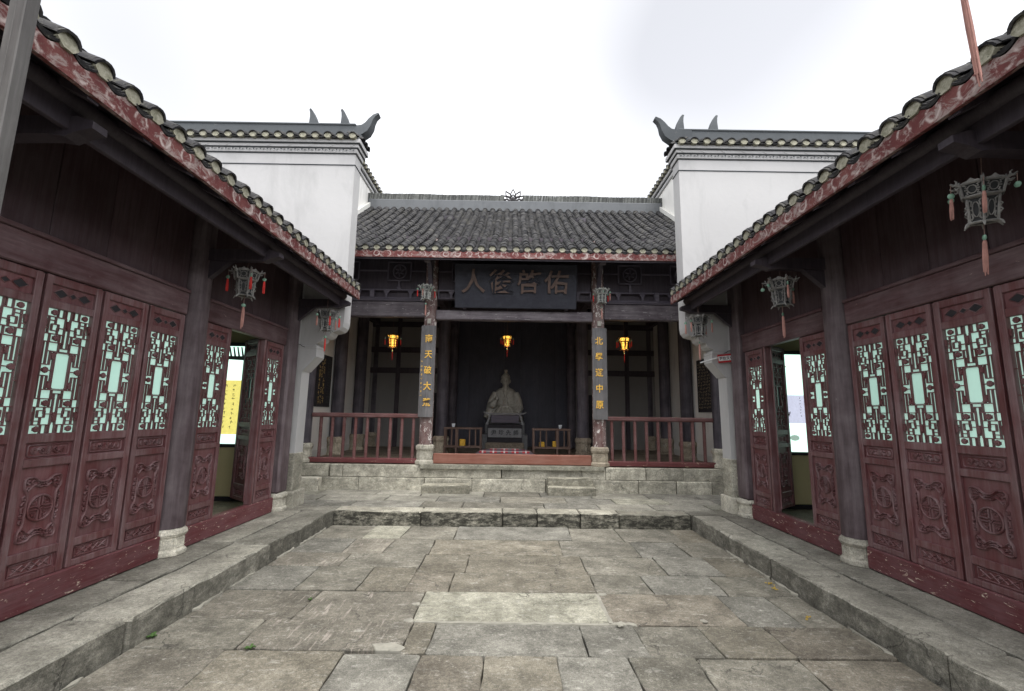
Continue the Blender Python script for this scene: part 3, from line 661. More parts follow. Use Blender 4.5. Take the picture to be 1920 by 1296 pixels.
WX = 3.44                       # wall plane of the wings
def wing(s):
    side = 'left' if s < 0 else 'right'
    lab = ('maroon timber wing with lattice doors and tiled eave, yellow sheet seen through its doorway' if s < 0 else
           'maroon timber wing with lattice doors and tiled eave, pale green screen seen through its doorway')
    B = thing('wing_building', lab, 'building', (s*4.6, 2.5, .2), 'timber wings facing each other across the courtyard')
    rz = R(90) if s < 0 else R(-90)
    def bx(n, x0, x1, y0, y1, z0, z1, m, bev=.006): return part(n, MB().cbox(s*x0, s*x1, y0, y1, z0, z1, bev), m, B)
    # sills bay by bay, columns, lintels
    colys = [.33, 2.58, 4.83]
    bays = [(-1.6, .17), (.49, 2.42), (2.74, 4.67), (4.99, 6.80)]
    for y0, y1 in bays:
        bx('sill', WX-.045, WX+.06, y0, y1, .2, .402, 'sill_wood', .01)
        bx('lintel', WX-.04, WX+.05, y0, y1, 2.576, 2.80, 'lintel_wood', .008)
        bx('lintel_moulding', WX-.055, WX+.0, y0, y1, 2.80, 2.835, 'lintel_wood', .006)
    for yc in colys:
        c = part('column', MB().lathe([(.150, .45), (.148, 2.0), (.138, 3.98)], s*(WX+.02), yc, 24), 'column_wood', B, True)
        obj('column_base', ME_BASE_WING, c, loc=(s*(WX+.02), yc, .198))
    bx('corner_post', WX-.10, WX+.14, 6.80, 7.08, .44, 3.72, 'column_wood', .03)
    o = obj('column_base', ME_BASE_WING, B, loc=(s*(WX+.02), 6.95, .198))
    # boarded wall above the lintels, each board a piece
    for y0, y1 in bays:
        n = 4; wdt = (y1-y0)/n
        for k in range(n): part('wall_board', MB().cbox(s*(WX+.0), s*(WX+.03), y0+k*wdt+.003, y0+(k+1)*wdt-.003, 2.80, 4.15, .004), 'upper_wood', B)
    # doors, four to a bay
    for y0, y1 in bays[:3]:
        n = 4 if y1-y0 > 1.8 else 3; cw = (y1-y0)/n
        for k in range(n):
            lb = None
            if s < 0 and abs(y1-4.67) < .01 and k == 3: lb = 'worn lattice door next to the grey column'
            door(B, (s*WX, y0+(k+.5)*cw, DZ0-.002), rz, lb)
    ya, yb, yc_, yd = 5.0, 5.46, 6.28, 6.78
    door(B, (s*WX, (ya+yb)/2, DZ0-.002), rz); door(B, (s*WX, (yc_+yd)/2-.005, DZ0-.002), rz)
    bx('door_jamb', WX-.02, WX+.04, yb+.002, yb+.014, .402, 2.576, 'door_wood'); bx('door_jamb', WX-.03, WX+.06, yc_-.05, yc_-.006, .402, 2.576, 'door_wood')
    door(B, (s*(WX+.035+.178), yc_-.04+.148, DZ0+.03), s*R(40), 'lattice door leaf standing open inwards', 'pane_dark'); door(B, (s*(WX+.27), yb+.085, DZ0+.03), math.pi, 'lattice door leaf standing open inwards', 'pane_dark')
    # room behind
    part('room_floor', MB().box(s*(WX+.07), s*7.2, -1.7, 7.14, .18, .30), 'brick_floor', B)
    part('room_ceiling', MB().box(s*(WX+.06), s*7.2, -1.7, 7.14, 3.02, 3.06), 'dark_wood', B)
    part('back_wall', MB().box(s*7.2, s*7.35, -1.7, 7.14, .0, 4.3), 'plaster_grey', B)
    part('near_end_wall', MB().box(s*(WX-.04), s*7.35, -1.9, -1.7, .0, 5.0), 'plaster', B)
    part('dado', MB().cbox(s*(WX+.25), s*6.8, 7.02, 7.13, .36, 1.10, .01), 'room_wall', B); part('skirting', MB().box(s*(WX+.25), s*6.8, 7.0, 7.13, .30, .36), 'dark_void', B)
    part('partition', MB().box(s*(WX+.14), s*7.2, 7.07, 7.14, .30, 3.02), 'room_wall', B)
    # roof: soffit deck, purlin, brackets, tiles
    ex, ez = 2.47, 3.375
    def dk(n, off, th, m): part(n, MB().prism([(s*(ex+.035), ez+off), (s*5.6, ez+off+3.13*.52), (s*5.6, ez+off+th+3.13*.52), (s*(ex+.035), ez+off+th)], 'y', -1.9, 7.13), m, B)
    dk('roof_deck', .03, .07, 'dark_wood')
    part('roof_back', MB().prism([(s*5.6, ez+.03+1.63), (s*8.0, ez+.4), (s*8.0, ez+.5), (s*5.6, ez+.16+1.63)], 'y', -1.9, 7.13), 'roof_tile', B)
    for k in range(22):
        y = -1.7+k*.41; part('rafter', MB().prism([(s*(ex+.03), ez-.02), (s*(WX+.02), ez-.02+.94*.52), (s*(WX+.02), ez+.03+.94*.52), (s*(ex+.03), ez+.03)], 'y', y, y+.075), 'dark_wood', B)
    part('purlin', MB().tube([(s*(ex+.26), -1.9, ez+.055), (s*(ex+.26), 7.13, ez+.055)], .060, 12), 'dark_wood', B, True)
    part('purlin_board', MB().cbox(s*(ex+.24), s*(ex+.28), -1.9, 7.13, ez-.13, ez+.0, .004), 'dark_wood', B)
    for yb_ in colys+[6.99]:
        zt = ez-.045
        p_ = [(WX+.02, zt), (ex+.20, zt), (ex+.10, zt-.03), (ex+.10, zt-.075), (ex+.2, zt-.10), (ex+.26, zt-.13), (ex+.36, zt-.115), (WX+.02, zt-.13)]
        part('eave_bracket', MB().prism([(s*a_, b_) for a_, b_ in p_], 'y', yb_-.05, yb_+.05), 'dark_wood', B)
        part('strut', MB().prism([(s*WX, zt-.13), (s*WX, zt-.42), (s*(WX-.10), zt-.34), (s*(WX-.34), zt-.128)], 'y', yb_-.035, yb_+.035), 'dark_wood', B)
    n = 42
    def prof(t): return (t*3.13, t*3.13*.52)
    yc0 = 7.13-n*SP/2
    tiled_roof(B, (s*ex, yc0, ez), rz, n, prof, 20, 2, lambda x: True)
    return B
wing(-1); wing(1)

# ------------------------------------------------------------------ white end walls of the wings
def horn(pts, rs, yw):
    # flat ridge horn: tapered strip in xz with thickness in y
    mb = MB(); n = len(pts); vs = []
    for (x, z), r_ in zip(pts, rs):
        i = pts.index((x, z)); a_ = Vector(pts[max(i-1, 0)]); b_ = Vector(pts[min(i+1, n-1)]); d = (b_-a_).normalized(); q = Vector((-d.y, d.x))
        for sg, yy in ((-1, -yw), (-1, yw), (1, yw), (1, -yw)):
            k = .75 if sg == 1 else 1.; vs.append((x+q.x*sg*r_, yy*k*min(1, .45+r_*9), z+q.y*sg*r_))
    fs = [(0, 1, 2, 3), tuple((n-1)*4+k for k in (3, 2, 1, 0))]
    for i in range(n-1):
        for k in range(4): fs.append((i*4+k, i*4+(k+1) % 4, i*4+4+(k+1) % 4, i*4+4+k))
    return mb.add(vs, fs)
ME_SCUT = MB().add(*arc_shell(.074, R(76), .014, .30, 7)).mesh('cover_tile', 'roof_tile', True)
def end_wall(s):
    lab = ('white plastered end wall with horned ridge behind the left wing' if s < 0 else 'white plastered end wall with horned ridge behind the right wing')
    Wt = thing('end_wall', lab, 'wall', (s*3.6, 7.3, .2), 'white end walls of the wings')
    y0, y1 = 7.15, 7.43; E0 = 2.70
    poly = [(9., 0.), (9., 6.0), (E0, 6.0), (E0, 3.02), (E0+.015, 2.94), (E0+.06, 2.885), (E0+.13, 2.865), (E0+.18, 2.855), (E0+.21, 2.80), (E0+.26, 2.765), (E0+.31, 2.77), (E0+.335, 2.71), (E0+.385, 2.675), (E0+.43, 2.66), (3.11, 2.615), (3.11, 2.47), (3.30, 2.25), (3.31, .9), (3.31, 0.)]
    part('wall', MB().prism([(s*a_, b_) for a_, b_ in poly], 'y', y0, y1), 'plaster', Wt)
    part('pier_capital', MB().cbox(s*3.085, s*3.62, y0-.02, y1+.02, 2.585, 2.63, .008), 'plaster', Wt)
    part('pier_capital', MB().prism([(s*3.09, 2.585), (s*3.09, 2.46), (s*3.28, 2.235), (s*3.55, 2.235), (s*3.55, 2.585)], 'y', y0-.012, y1+.012), 'plaster', Wt)
    part('pier_stone', MB().cbox(s*3.296, s*3.75, y0-.014, y1+.014, .40, .985, .012), 'stone_plinth', Wt)
    part('pier_base', slab([(min(s*3.25, s*3.8), y0-.06), (max(s*3.25, s*3.8), y0-.06), (max(s*3.25, s*3.8), y1+.05), (min(s*3.25, s*3.8), y1+.05)], .15, .43, .02, .008, .14, .0), 'stone_base', Wt)
    part('wall_bead', MB().cbox(s*3.365, s*3.39, y0-.018, y0+.01, 2.64, 3.7, .006), 'plaster', Wt)
    # string course and cornice, returned round the inner end
    def band(n, z0, z1, pr, m):
        mb = MB(); mb.cbox(s*(E0-pr), s*9., y0-pr, y1+pr, z0, z1, .004); part(n, mb, m, Wt)
    band('string_course', 5.668, 5.684, .012, 'ridge_plaster')
    band('frieze_line', 5.868, 5.882, .014, 'ridge_plaster')
    band('frieze', 5.882, 5.955, .028, 'plaster'); band('frieze_shadow_line', 5.955, 5.965, .05, 'ridge_plaster')
    band('cornice', 5.965, 6.02, .055, 'plaster'); band('cornice_line', 6.02, 6.03, .085, 'ridge_plaster'); band('cornice', 6.03, 6.10, .09, 'plaster')
    fr = MB(); dk = MB()
    for k in range(44):
        x = E0+.03+k*.115; q = MB()
        q.stroke([(x-.05, 5.905), (x-.03, 5.935), (x+.0, 5.942), (x+.025, 5.93), (x+.02, 5.912), (x-.005, 5.905), (x-.015, 5.918)], .011, .010, y0-.028, False, 4)
        q.stroke([(x+.025, 5.93), (x+.06, 5.90)], .010, .009, y0-.028, False, 4); fr.add(q.v, q.f)
        dk.prism([(x-.025, 5.912), (x+.0, 5.932), (x+.018, 5.922), (x-.002, 5.908)], 'y', y0-.030, y0-.02)
        dk.prism([(x+.036, 5.945), (x+.07, 5.945), (x+.06, 5.915)], 'y', y0-.030, y0-.02)
        if k % 3 == 0: q = MB(); q.stroke([(x-.03, 6.012), (x+.0, 5.998), (x+.01, 5.985), (x+.04, 5.975)], .016, .008, y0-.055); fr.add(q.v, q.f)
    if s < 0: fr.mirror_x(); dk.mirror_x()
    part('scroll_relief', fr, 'plaster', Wt, True); part('relief_ground', dk, 'ridge_plaster', Wt)
    # tiled coping with a ridge and horns
    yc = (y0+y1)/2; sp = .205
    part('coping_bed', MB().prism([(y0-.10, 6.10), (y1+.10, 6.10), (yc, 6.34)], 'x', s*(E0-.06), s*9.), 'ridge_plaster', Wt)
    for k in range(21):
        x = E0+.02+k*sp
        for q in range(2):
            obj('cover_tile', ME_SCUT, Wt, loc=(s*x+random.uniform(-.004, .004), y0-.15+q*.02, 6.125+q*.014), rot=(R(24)+random.uniform(-.03, .03), 0, random.uniform(-.04, .04)))
        obj('tile_plug', ME_PLUG, Wt, loc=(s*x, y0-.145, 6.125), rot=(-.06, 0, 0))
        for q in range(2): obj('pan_tile', ME_PAN, Wt, loc=(s*(x+sp/2), y0-.15+q*.012, 6.108+q*.016), rot=(R(22), 0, random.uniform(-.03, .03)))
    for k in range(3): obj('cover_tile', ME_SCUT, Wt, loc=(s*(E0-.11), y0+.03+k*.13, 6.13), rot=(Matrix.Rotation(-s*R(90), 4, 'Z') @ Matrix.Rotation(R(24), 4, 'X')).to_euler())
    part('ridge', MB().cbox(s*(E0+.05), s*9., yc-.085, yc+.085, 6.22, 6.455, .02), 'ridge_plaster', Wt)
    part('ridge_cap', MB().cbox(s*(E0+.05), s*9., yc-.10, yc+.10, 6.43, 6.47, .012), 'ridge_plaster', Wt)
    big = [(E0+.30, 6.345), (E0+.12, 6.335), (E0-.01, 6.35), (E0-.10, 6.40), (E0-.155, 6.48), (E0-.19, 6.57), (E0-.24, 6.645), (E0-.31, 6.695)]
    if s > 0: big = [(a_-.03, b_) for a_, b_ in big]
    part('ridge_horn', horn([(s*a_, b_) for a_, b_ in big], [.115, .115, .102, .082, .060, .043, .030, .018], .10).xf(Matrix.Translation((0, yc, 0))), 'ridge_plaster', Wt, True)
    for xo in ((2.96, 3.50) if s < 0 else (2.78, 3.36)):
        pts = [(xo, 6.44), (xo+.005, 6.54), (xo+.02, 6.63), (xo+.045, 6.71), (xo+.075, 6.765)]
        part('ridge_horn', horn([(s*a_, b_) for a_, b_ in pts], [.068, .058, .043, .028, .016], .08).xf(Matrix.Translation((0, yc, 0))), 'ridge_plaster', Wt, True)
end_wall(-1); end_wall(1)

# ------------------------------------------------------------------ the hall
FZ = .68
HALL = thing('ancestral_hall', 'open timber hall with grey tiled roof, red railings and stone plinth facing the courtyard', 'building', (0, 11, .2))
def hp(n, mb, m, smooth=False, **k): return part(n, mb, m, HALL, smooth, **k)
# plinth of coursed blocks
pl = hp('plinth', MB().box(-5.2, 5.2, 8.90, 15.6, .17, .60), 'soil')
for z0, z1, yf, xs in ((.185, .425, 8.80, [-5.1,-4.15,-3.72,-2.85,-1.62,-.75,.62,1.5,2.35,3.05,3.7,5.1]), (.43, .655, 8.82, [-5.1,-4.3,-3.4,-3.15,-1.68,-.2,1.3,1.75,2.5,3.2,4.2,5.1])):
    for i in range(len(xs)-1):
        w_ = random.uniform(0, .02)
        part('plinth_stone', slab(rect(xs[i]+.005, xs[i+1]-.005, yf+w_, 9.06), z0+random.uniform(0, .008), z1, .014, .010, .12, .003), 'stone_plinth', pl)
part('plinth_stone', slab(rect(-4.05, -3.5, 8.60, 8.80), .19, .43, .012, .008, .12), 'stone_base', pl)
part('plinth_lip', slab(rect(-1.72, 1.72, 8.785, 9.0), .60, .672, .012, .006, .12), 'stone_pale', pl)
part('floor_slab', MB().box(-5.1, 5.1, 9.05, 15.5, .5, FZ), 'brick_floor', pl)
for nm, r_ in (('step', (-1.62, -.77, 8.53, 8.79, .17, .345)), ('step', (.64, 1.49, 8.47, 8.79, .17, .345)), ('step', (.65, 1.47, 8.62, 8.79, .345, .485))):
    hp(nm, slab(rect(*r_[:4]), r_[4], r_[5], .018, .010, .12, .01), 'stone_step')
# front colonnade
FY = 8.97
for x in (-3.98, -1.66, 1.66, 3.98):
    mid = abs(x) < 2
    c = hp('column', MB().lathe([(.128, FZ+.34), (.127, 2.5), (.118, 5.1)], x, FY, 22), 'flaked_column' if mid else 'hall_column_wood', True)
    obj('column_base', ME_BASE_RED if x == 1.66 else ME_BASE_HALL, c, loc=(x, FY, FZ-.012))
for x in (-1.70, 1.70):
    c = hp('column', MB().lathe([(.148, FZ+.40), (.146, 3), (.138, 6.6)], x, 11.25, 22), 'hall_column_wood', True)
    obj('column_base', ME_BASE_IN, c, loc=(x, 11.25, FZ-.012))
for s in (-1, 1):
    for y in (10.55, 12.0, 13.4):
        c = hp('column', MB().lathe([(.14, FZ+.36), (.135, 5.5)], s*3.96, y, 18), 'hall_column_wood', True); obj('column_base', ME_BASE_IN, c, loc=(s*3.96, y, FZ-.03))
for x in (-1.70, 1.70): hp('column', MB().lathe([(.13, FZ+.02), (.125, 5.6)], x, 13.3, 16), 'hall_column_wood', True)
# beams and friezes
for s in (-1, 1):
    hp('beam', MB().cbox(s*1.77, s*3.87, FY-.075, FY+.075, 3.485, 3.80, .02), 'grey_beam')
    hp('beam_moulding', MB().cbox(s*1.77, s*3.87, FY-.095, FY+.095, 3.80, 3.835, .008), 'dark_beam'); hp('beam_moulding', MB().cbox(s*1.77, s*3.87, FY-.085, FY+.085, 3.835, 3.862, .006), 'dark_beam')
hp('beam', MB().cbox(-1.55, 1.55, FY-.08, FY+.08, 3.44, 3.635, .02), 'grey_beam')
def frieze(x0, x1):
    y = FY-.03; f = MB(); W = x1-x0
    f.cbox(x0, x1, y-.03, y+.03, 4.02, 4.05, .004); f.cbox(x0, x1, y-.03, y+.03, 3.866, 3.886, .004)
    n = max(1, round(W/1.05)); u = W/n
    for k in range(n):
        a_ = x0+k*u; cx = a_+u/2
        for e in (a_+.02, a_+u-.02): f.box(e-.012, e+.012, y-.025, y+.025, 3.886, 4.02)
        for sg in (-1, 1):
            f.prism([(cx+sg*.30, 4.02), (cx+sg*.18, 4.02), (cx+sg*.22, 3.95), (cx+sg*.22, 3.886), (cx+sg*.26, 3.886), (cx+sg*.26, 3.95)], 'y', y-.022, y+.02)
        f.prism([(cx-.02, 4.05), (cx-.045, 4.09), (cx-.02, 4.12), (cx-.016, 4.23), (cx+.016, 4.23), (cx+.02, 4.12), (cx+.045, 4.09), (cx+.02, 4.05)], 'y', y-.02, y+.02)
        for a2, b2, c2, d2 in ((cx-.24, cx+.24, 4.22, 4.245), (cx-.24, cx+.24, 4.60, 4.625), (cx-.24, cx-.215, 4.22, 4.625), (cx+.215, cx+.24, 4.22, 4.625), (a_, cx-.24, 4.42, 4.445), (cx+.24, a_+u, 4.42, 4.445)): f.cbox(a2, b2, y-.022, y+.02, c2, d2, .004)
        q = MB(); q.stroke([(cx+.13*math.cos(2*math.pi*j/20), 4.42+.13*math.sin(2*math.pi*j/20)*1.1) for j in range(20)], .03, .03, y+.01, True)
        for j in range(6): q.stroke([(cx+.03*math.cos(j*1.047), 4.42+.03*math.sin(j*1.047)), (cx+.10*math.cos(j*1.047+.5), 4.42+.10*math.sin(j*1.047+.5))], .03, .025, y+.01)
        f.add(q.v, q.f)
    f.cbox(x0, x1, y-.03, y+.03, 4.74, 4.82, .006)
    hp('lattice_frieze', f, 'dark_beam')
    hp('frieze_backing', MB().box(x0, x1, FY+.05, FY+.075, 3.86, 5.2), 'dark_wood')
    for k in range(1, n): hp('carved_block', MB().cbox(x0+k*u-.045, x0+k*u+.045, y-.05, y+.05, 3.866, 4.05, .01).lathe([(.0, 0), (.03, 0), (.03, .0)], 0, 0, 3), 'dark_beam')
frieze(-3.87, -1.79); frieze(1.79, 3.87); frieze(-1.53, 1.53)
for s in (-1, 1):
    # cantilever beam ends carved at the tip
    hp('beam_end', MB().prism([(FY+.1, 4.76), (FY+.1, 4.50), (8.50, 4.50), (8.42, 4.44), (8.36, 4.46), (8.35, 4.60), (8.40, 4.66), (8.40, 4.76)], 'x', s*1.66-.055, s*1.66+.055), 'grey_beam')
    hp('beam_strut', MB().prism([(FY-.1, 4.05), (FY-.1, 4.5), (8.55, 4.5), (8.62, 4.42)], 'x', s*1.66-.04, s*1.66+.04), 'dark_beam')
# railings between the columns
for s in (-1, 1):
    xa, xb = 1.80, 3.85
    rl = hp('railing', MB().cbox(s*xa, s*xb, FY-.05, FY+.05, 1.515, 1.60, .018), 'rail_wood')
    part('bottom_rail', MB().cbox(s*xa, s*xb, FY-.07, FY+.07, FZ-.008, FZ+.085, .012), 'rail_red', rl)
    for k in range(9):
        x = s*(xa+.10+k*(xb-xa-.19)/8.4); part('baluster', MB().prism([(x-.028, FY-.012), (x-.012, FY-.028), (x+.012, FY-.028), (x+.028, FY-.012), (x+.028, FY+.012), (x+.012, FY+.028), (x-.012, FY+.028), (x-.028, FY+.012)], 'z', FZ+.08, 1.517), 'rail_wood', rl)
hp('threshold', MB().cbox(-1.50, 1.50, FY-.05, FY+.05, FZ-.004, .865, .012), 'threshold_wood')
# walls, back, ceiling
for s in (-1, 1):
    hp('side_wall', MB().box(s*4.12, s*4.45, 8.99, 15.5, .3, 5.9), 'plaster')
    hp('wall_plinth', MB().box(s*4.095, s*4.2, 9.15, 15.4, FZ, .82), 'plaster_grey')
    # wing rooms at the back of the side bays
    hp('partition', MB().box(s*1.83, s*4.1, 13.28, 13.36, FZ, 4.6), 'partition_plaster')
    for z_ in (2.75, 3.35, 4.1): hp('partition_rail', MB().cbox(s*1.83, s*4.1, 13.24, 13.28, z_, z_+.16, .01), 'dark_wood')
    for x in (2.55, 3.3): hp('partition_post', MB().cbox(s*x-.06, s*x+.06, 13.23, 13.278, FZ, 4.6, .01), 'dark_wood')
    hp('doorway', MB().cbox(s*1.9, s*2.45, 13.25, 13.279, FZ, 2.2, .01), 'dark_void')  # dark sheet paints the shade of a doorway; the partition stays closed
    for y in (10.55, 12.0, 13.4): hp('tie_beam', MB().cbox(s*1.7, s*4.0, y-.07, y+.07, 4.1, 4.35, .015), 'dark_wood')
    hp('tie_beam', MB().cbox(s*1.70-.08, s*1.70+.08, 9.05, 13.2, 4.15, 4.42, .015), 'dark_wood')
    hp('tie_beam', MB().cbox(s*3.96-.07, s*3.96+.07, 9.05, 13.3, 4.15, 4.42, .015), 'dark_wood')
hp('tie_beam', MB().cbox(-1.6, 1.6, 11.18, 11.32, 3.95, 4.25, .015), 'dark_wood')
for k in range(7): hp('back_board', MB().cbox(-1.82+k*.52+.001, -1.82+(k+1)*.52-.001, 13.9, 13.94, FZ, 6.8, .002), 'back_wood')
hp('back_wall', MB().box(-4.45, 4.45, 15.5, 15.7, .3, 5.0), 'plaster_grey')
# roof
EY, EZ, RY, RZ_ = 7.99, 4.395, 12.2, 7.24
def hprof(t): return (t*(RY-EY), (RZ_-EZ-.13)*(.86*t+.14*t*t))
ds = 14
for i in range(2):
    off = -.02; m = 'dark_wood'
    up_ = [(EY+.035*(k == 0)+hprof(k/ds)[0], EZ+hprof(k/ds)[1]+off+.05) for k in range(ds+1)]; lo = [(y, z-.06) for y, z in up_]
    if i == 0: hp('roof_deck', MB().prism(up_+lo[::-1], 'x', -4.1, 4.1), m)
hp('roof_back', MB().prism([(RY-.05, RZ_+.05), (16.2, 4.6), (16.2, 4.5), (RY-.05, RZ_-.1)], 'x', -4.1, 4.1), 'roof_tile')
for k in range(20): hp('rafter', MB().prism([(EY+.04, EZ-.005), (EY+1.1, EZ+.66), (EY+1.1, EZ+.74), (EY+.04, EZ+.075)], 'x', -3.95+k*.41, -3.95+k*.41+.08), 'dark_wood')
hp('purlin', MB().tube([(-4.1, EY+.42, EZ+.20), (4.1, EY+.42, EZ+.20)], .075, 12), 'dark_wood', True)
tiled_roof(HALL, (0, EY, EZ), 0., 39, hprof, 30, 10, lambda x: abs(x) < 3.1)
# ridge: plaster body and a row of upright tiles, openwork lotus
hp('ridge', MB().cbox(-4.1, 4.1, RY-.11, RY+.11, RZ_-.06, RZ_+.265, .02), 'hall_ridge_plaster')
rt_ = MB(); x = -4.12; random.seed(31)
while x < 4.12:
    wd = random.uniform(.022, .032)
    if abs(x+.06) > .27:
        h = .175+random.uniform(-.005, .005)+.008*math.sin(x*1.3)+.006*math.sin(x*4.1); ln = random.uniform(-.02, .02); q = MB(); q.box(-wd*.49, wd*.49, -.085, .085, 0, h)
        rt_.add([Matrix.Translation((x, RY, RZ_+.262)) @ Matrix.Rotation(ln+.12, 4, 'Y') @ Vector(p) for p in q.v], q.f, 0, random.random()+.01)
    x += wd
hp('ridge_tiles', rt_, 'ridge_tile_stuff', kind='stuff')
lt = MB(); LC = (-.06, RZ_+.27)
def petal(cx, cz, ang, ln, wd):
    pts = []
    for k in range(9):
        t = k/8; pts.append((wd*math.sin(math.pi*t**.8), ln*t))
    loop = pts+[(-a_, b_) for a_, b_ in pts[-2:0:-1]]
    ca, sa = math.cos(ang), math.sin(ang)
    q = [(cx+a_*ca+b_*sa, cz-a_*sa+b_*ca) for a_, b_ in loop]
    lt.stroke(q, .030, .035, RY-.02, True, 4); lt.stroke(q, .030, -.035, RY-.02, True, 4)
for ang, ln, wd, dx, dz in ((0, .36, .075, 0, .02), (-.55, .36, .075, -.02, .01), (.55, .36, .075, .02, .01), (-1.02, .36, .065, -.03, 0), (1.02, .36, .065, .03, 0), (0, .22, .075, 0, .0), (-.75, .24, .06, -.02, 0), (.75, .24, .06, .02, 0), (-1.3, .27, .05, -.03, -.01), (1.3, .27, .05, .03, -.01)): petal(LC[0]+dx, LC[1]+dz, ang, ln, wd)
hp('lotus_ornament', lt, 'lotus_tile', True)
# stepped gable walls that close the roof at both ends
for s in (-1, 1):
    Gw = thing('gable_wall', 'white stepped gable wall with tiled coping rising beside the hall roof, on the %s' % ('left' if s < 0 else 'right'), 'wall', (s*4.3, 12, .2), 'stepped gable walls of the hall')
    part('wall', MB().prism([(9.0, 0.), (15.9, 0.), (15.9, 7.82), (10.35, 7.82), (10.35, 6.75), (9.0, 6.75)], 'x', s*4.47, s*4.11), 'wall_mossy', Gw)
    part('cornice', MB().cbox(s*4.55, s*4.06, 10.30, 15.95, 7.82, 7.90, .01), 'plaster', Gw); part('cornice_line', MB().cbox(s*4.56, s*4.04, 10.29, 15.95, 7.90, 7.915, .003), 'ridge_plaster', Gw); part('cornice', MB().cbox(s*4.60, s*4.0, 10.26, 15.95, 7.915, 8.0, .01), 'plaster', Gw)
    part('coping_ridge', MB().cbox(s*4.36, s*4.2, 10.2, 15.9, 8.1, 8.38, .02), 'ridge_plaster', Gw); part('coping_bed', MB().prism([(s*3.98, 8.0), (s*4.62, 8.0), (s*4.28, 8.22)], 'y', 10.25, 15.9), 'ridge_plaster', Gw)
    part('cornice', MB().cbox(s*4.55, s*4.04, 8.95, 10.36, 6.75, 6.86, .01), 'plaster', Gw); part('coping_ridge', MB().cbox(s*4.36, s*4.2, 8.95, 10.34, 6.95, 7.15, .02), 'ridge_plaster', Gw)
    for k in range(27):
        y = 10.3+k*.205
        rzv = R(90) if s < 0 else R(-90)
        obj('cover_tile', ME_SCUT, Gw, loc=(s*3.93, y, 8.03), rot=(Matrix.Rotation(rzv, 4, 'Z') @ Matrix.Rotation(R(22), 4, 'X')).to_euler())
        obj('tile_plug', ME_PLUG, Gw, loc=(s*3.935, y, 8.03), rot=(0, 0, rzv))
        obj('pan_tile', ME_PAN, Gw, loc=(s*3.93, y+.1, 8.02), rot=(Matrix.Rotation(rzv, 4, 'Z') @ Matrix.Rotation(R(20), 4, 'X')).to_euler())
    part('verge_flashing', MB().prism([(EY+hprof(t/10)[0], EZ+hprof(t/10)[1]+.20) for t in range(11)]+[(EY+hprof(t/10)[0], EZ+hprof(t/10)[1]+.36) for t in range(10, -1, -1)], 'x', s*4.16, s*4.02), 'plaster_grey', Gw)
    part('coping_horn', horn([(9.0+1.25, 6.95), (10.30, 7.12), (10.26, 7.25), (10.18, 7.34)], [.06, .05, .035, .02], .06).xf(Matrix.Translation((s*4.15, 0, 0)) @ Matrix.Rotation(R(90), 4, 'Z')), 'ridge_plaster', Gw)

# ------------------------------------------------------------------ name board, couplets, wall plaques
PQ = thing('name_board', 'large dark lacquered board with four gilded characters over the hall entrance', 'sign', (.02, 8.80, 3.66))
tl = R(13)
o = obj('board', MB().cbox(-1.185, 1.185, -.03, .03, 0, .86, .01).mesh('board', 'plaque_wood'), PQ, world=False, rot=(tl, 0, 0))
for k, ch in enumerate('人後啓佑'):
    obj('character', brush(text_mesh(ch, .48, 'gilt_brown', .016), k*3.1, .022), PQ, world=False, loc=(-.82+k*.535, -.048-.115, .46), rot=(tl, 0, 0))
for xx in (-1.0, 1.0): obj('bracket', MB().cbox(-.03, .03, -.03, .20, -.03, .03, .006).mesh('bracket', 'dark_beam'), PQ, world=False, loc=(xx, .01, .02))

def couplet(x, body, label, small, lean):
    D = thing('couplet_board', label, 'sign', (x, FY-.155, 1.54), 'couplet boards on the hall columns')
    mb = MB(); n = 8; vs = []; fs = []
    for zz in (0, 1.76):
        for r_ in (.30, .28):
            for i in range(n+1):
                t = (-.5+i/n)*.98; vs.append((r_*math.sin(t), .28-r_*math.cos(t)*1., zz))
    m = n+1
    for i in range(n): fs += [(i, i+1, 2*m+i+1, 2*m+i), (m+i+1, m+i, 3*m+i, 3*m+i+1), (i+1, i, m+i, m+i+1), (2*m+i, 2*m+i+1, 3*m+i+1, 3*m+i)]
    for e in (0, n): fs.append((e, 2*m+e, 3*m+e, m+e))
    obj('board', mb.add(vs, fs).mesh('board', 'board_wood', True), D, world=False)
    for k, ch in enumerate(body):
        obj('character', brush(text_mesh(ch, .165, 'gold', .005, sq=.92), k*2.3+x, .006), D, world=False, loc=(.018*lean, -.024, 1.52-k*.305-.03), rot=(0, 0, 0))
    if small:
        g = MB()
        for k in range(9): glyphs(g, -.095, 1.05-k*.082, .055, -.004, 5)
        obj('small_inscription', g.mesh('small_inscription', 'gold'), D, world=False, kind='stuff')
    obj('hanger', MB().cbox(-.035, .035, .0, .06, 1.80, 1.90, .004).mesh('hanger', 'metal_box'), D, world=False)
couplet(-1.66, '南天破大荒', 'narrow grey board with five gilt characters and a small inscription, left of the hall entrance', True, 1)
couplet(1.66, '北學遊中原', 'narrow grey board with five gilt characters, right of the hall entrance', False, -1)

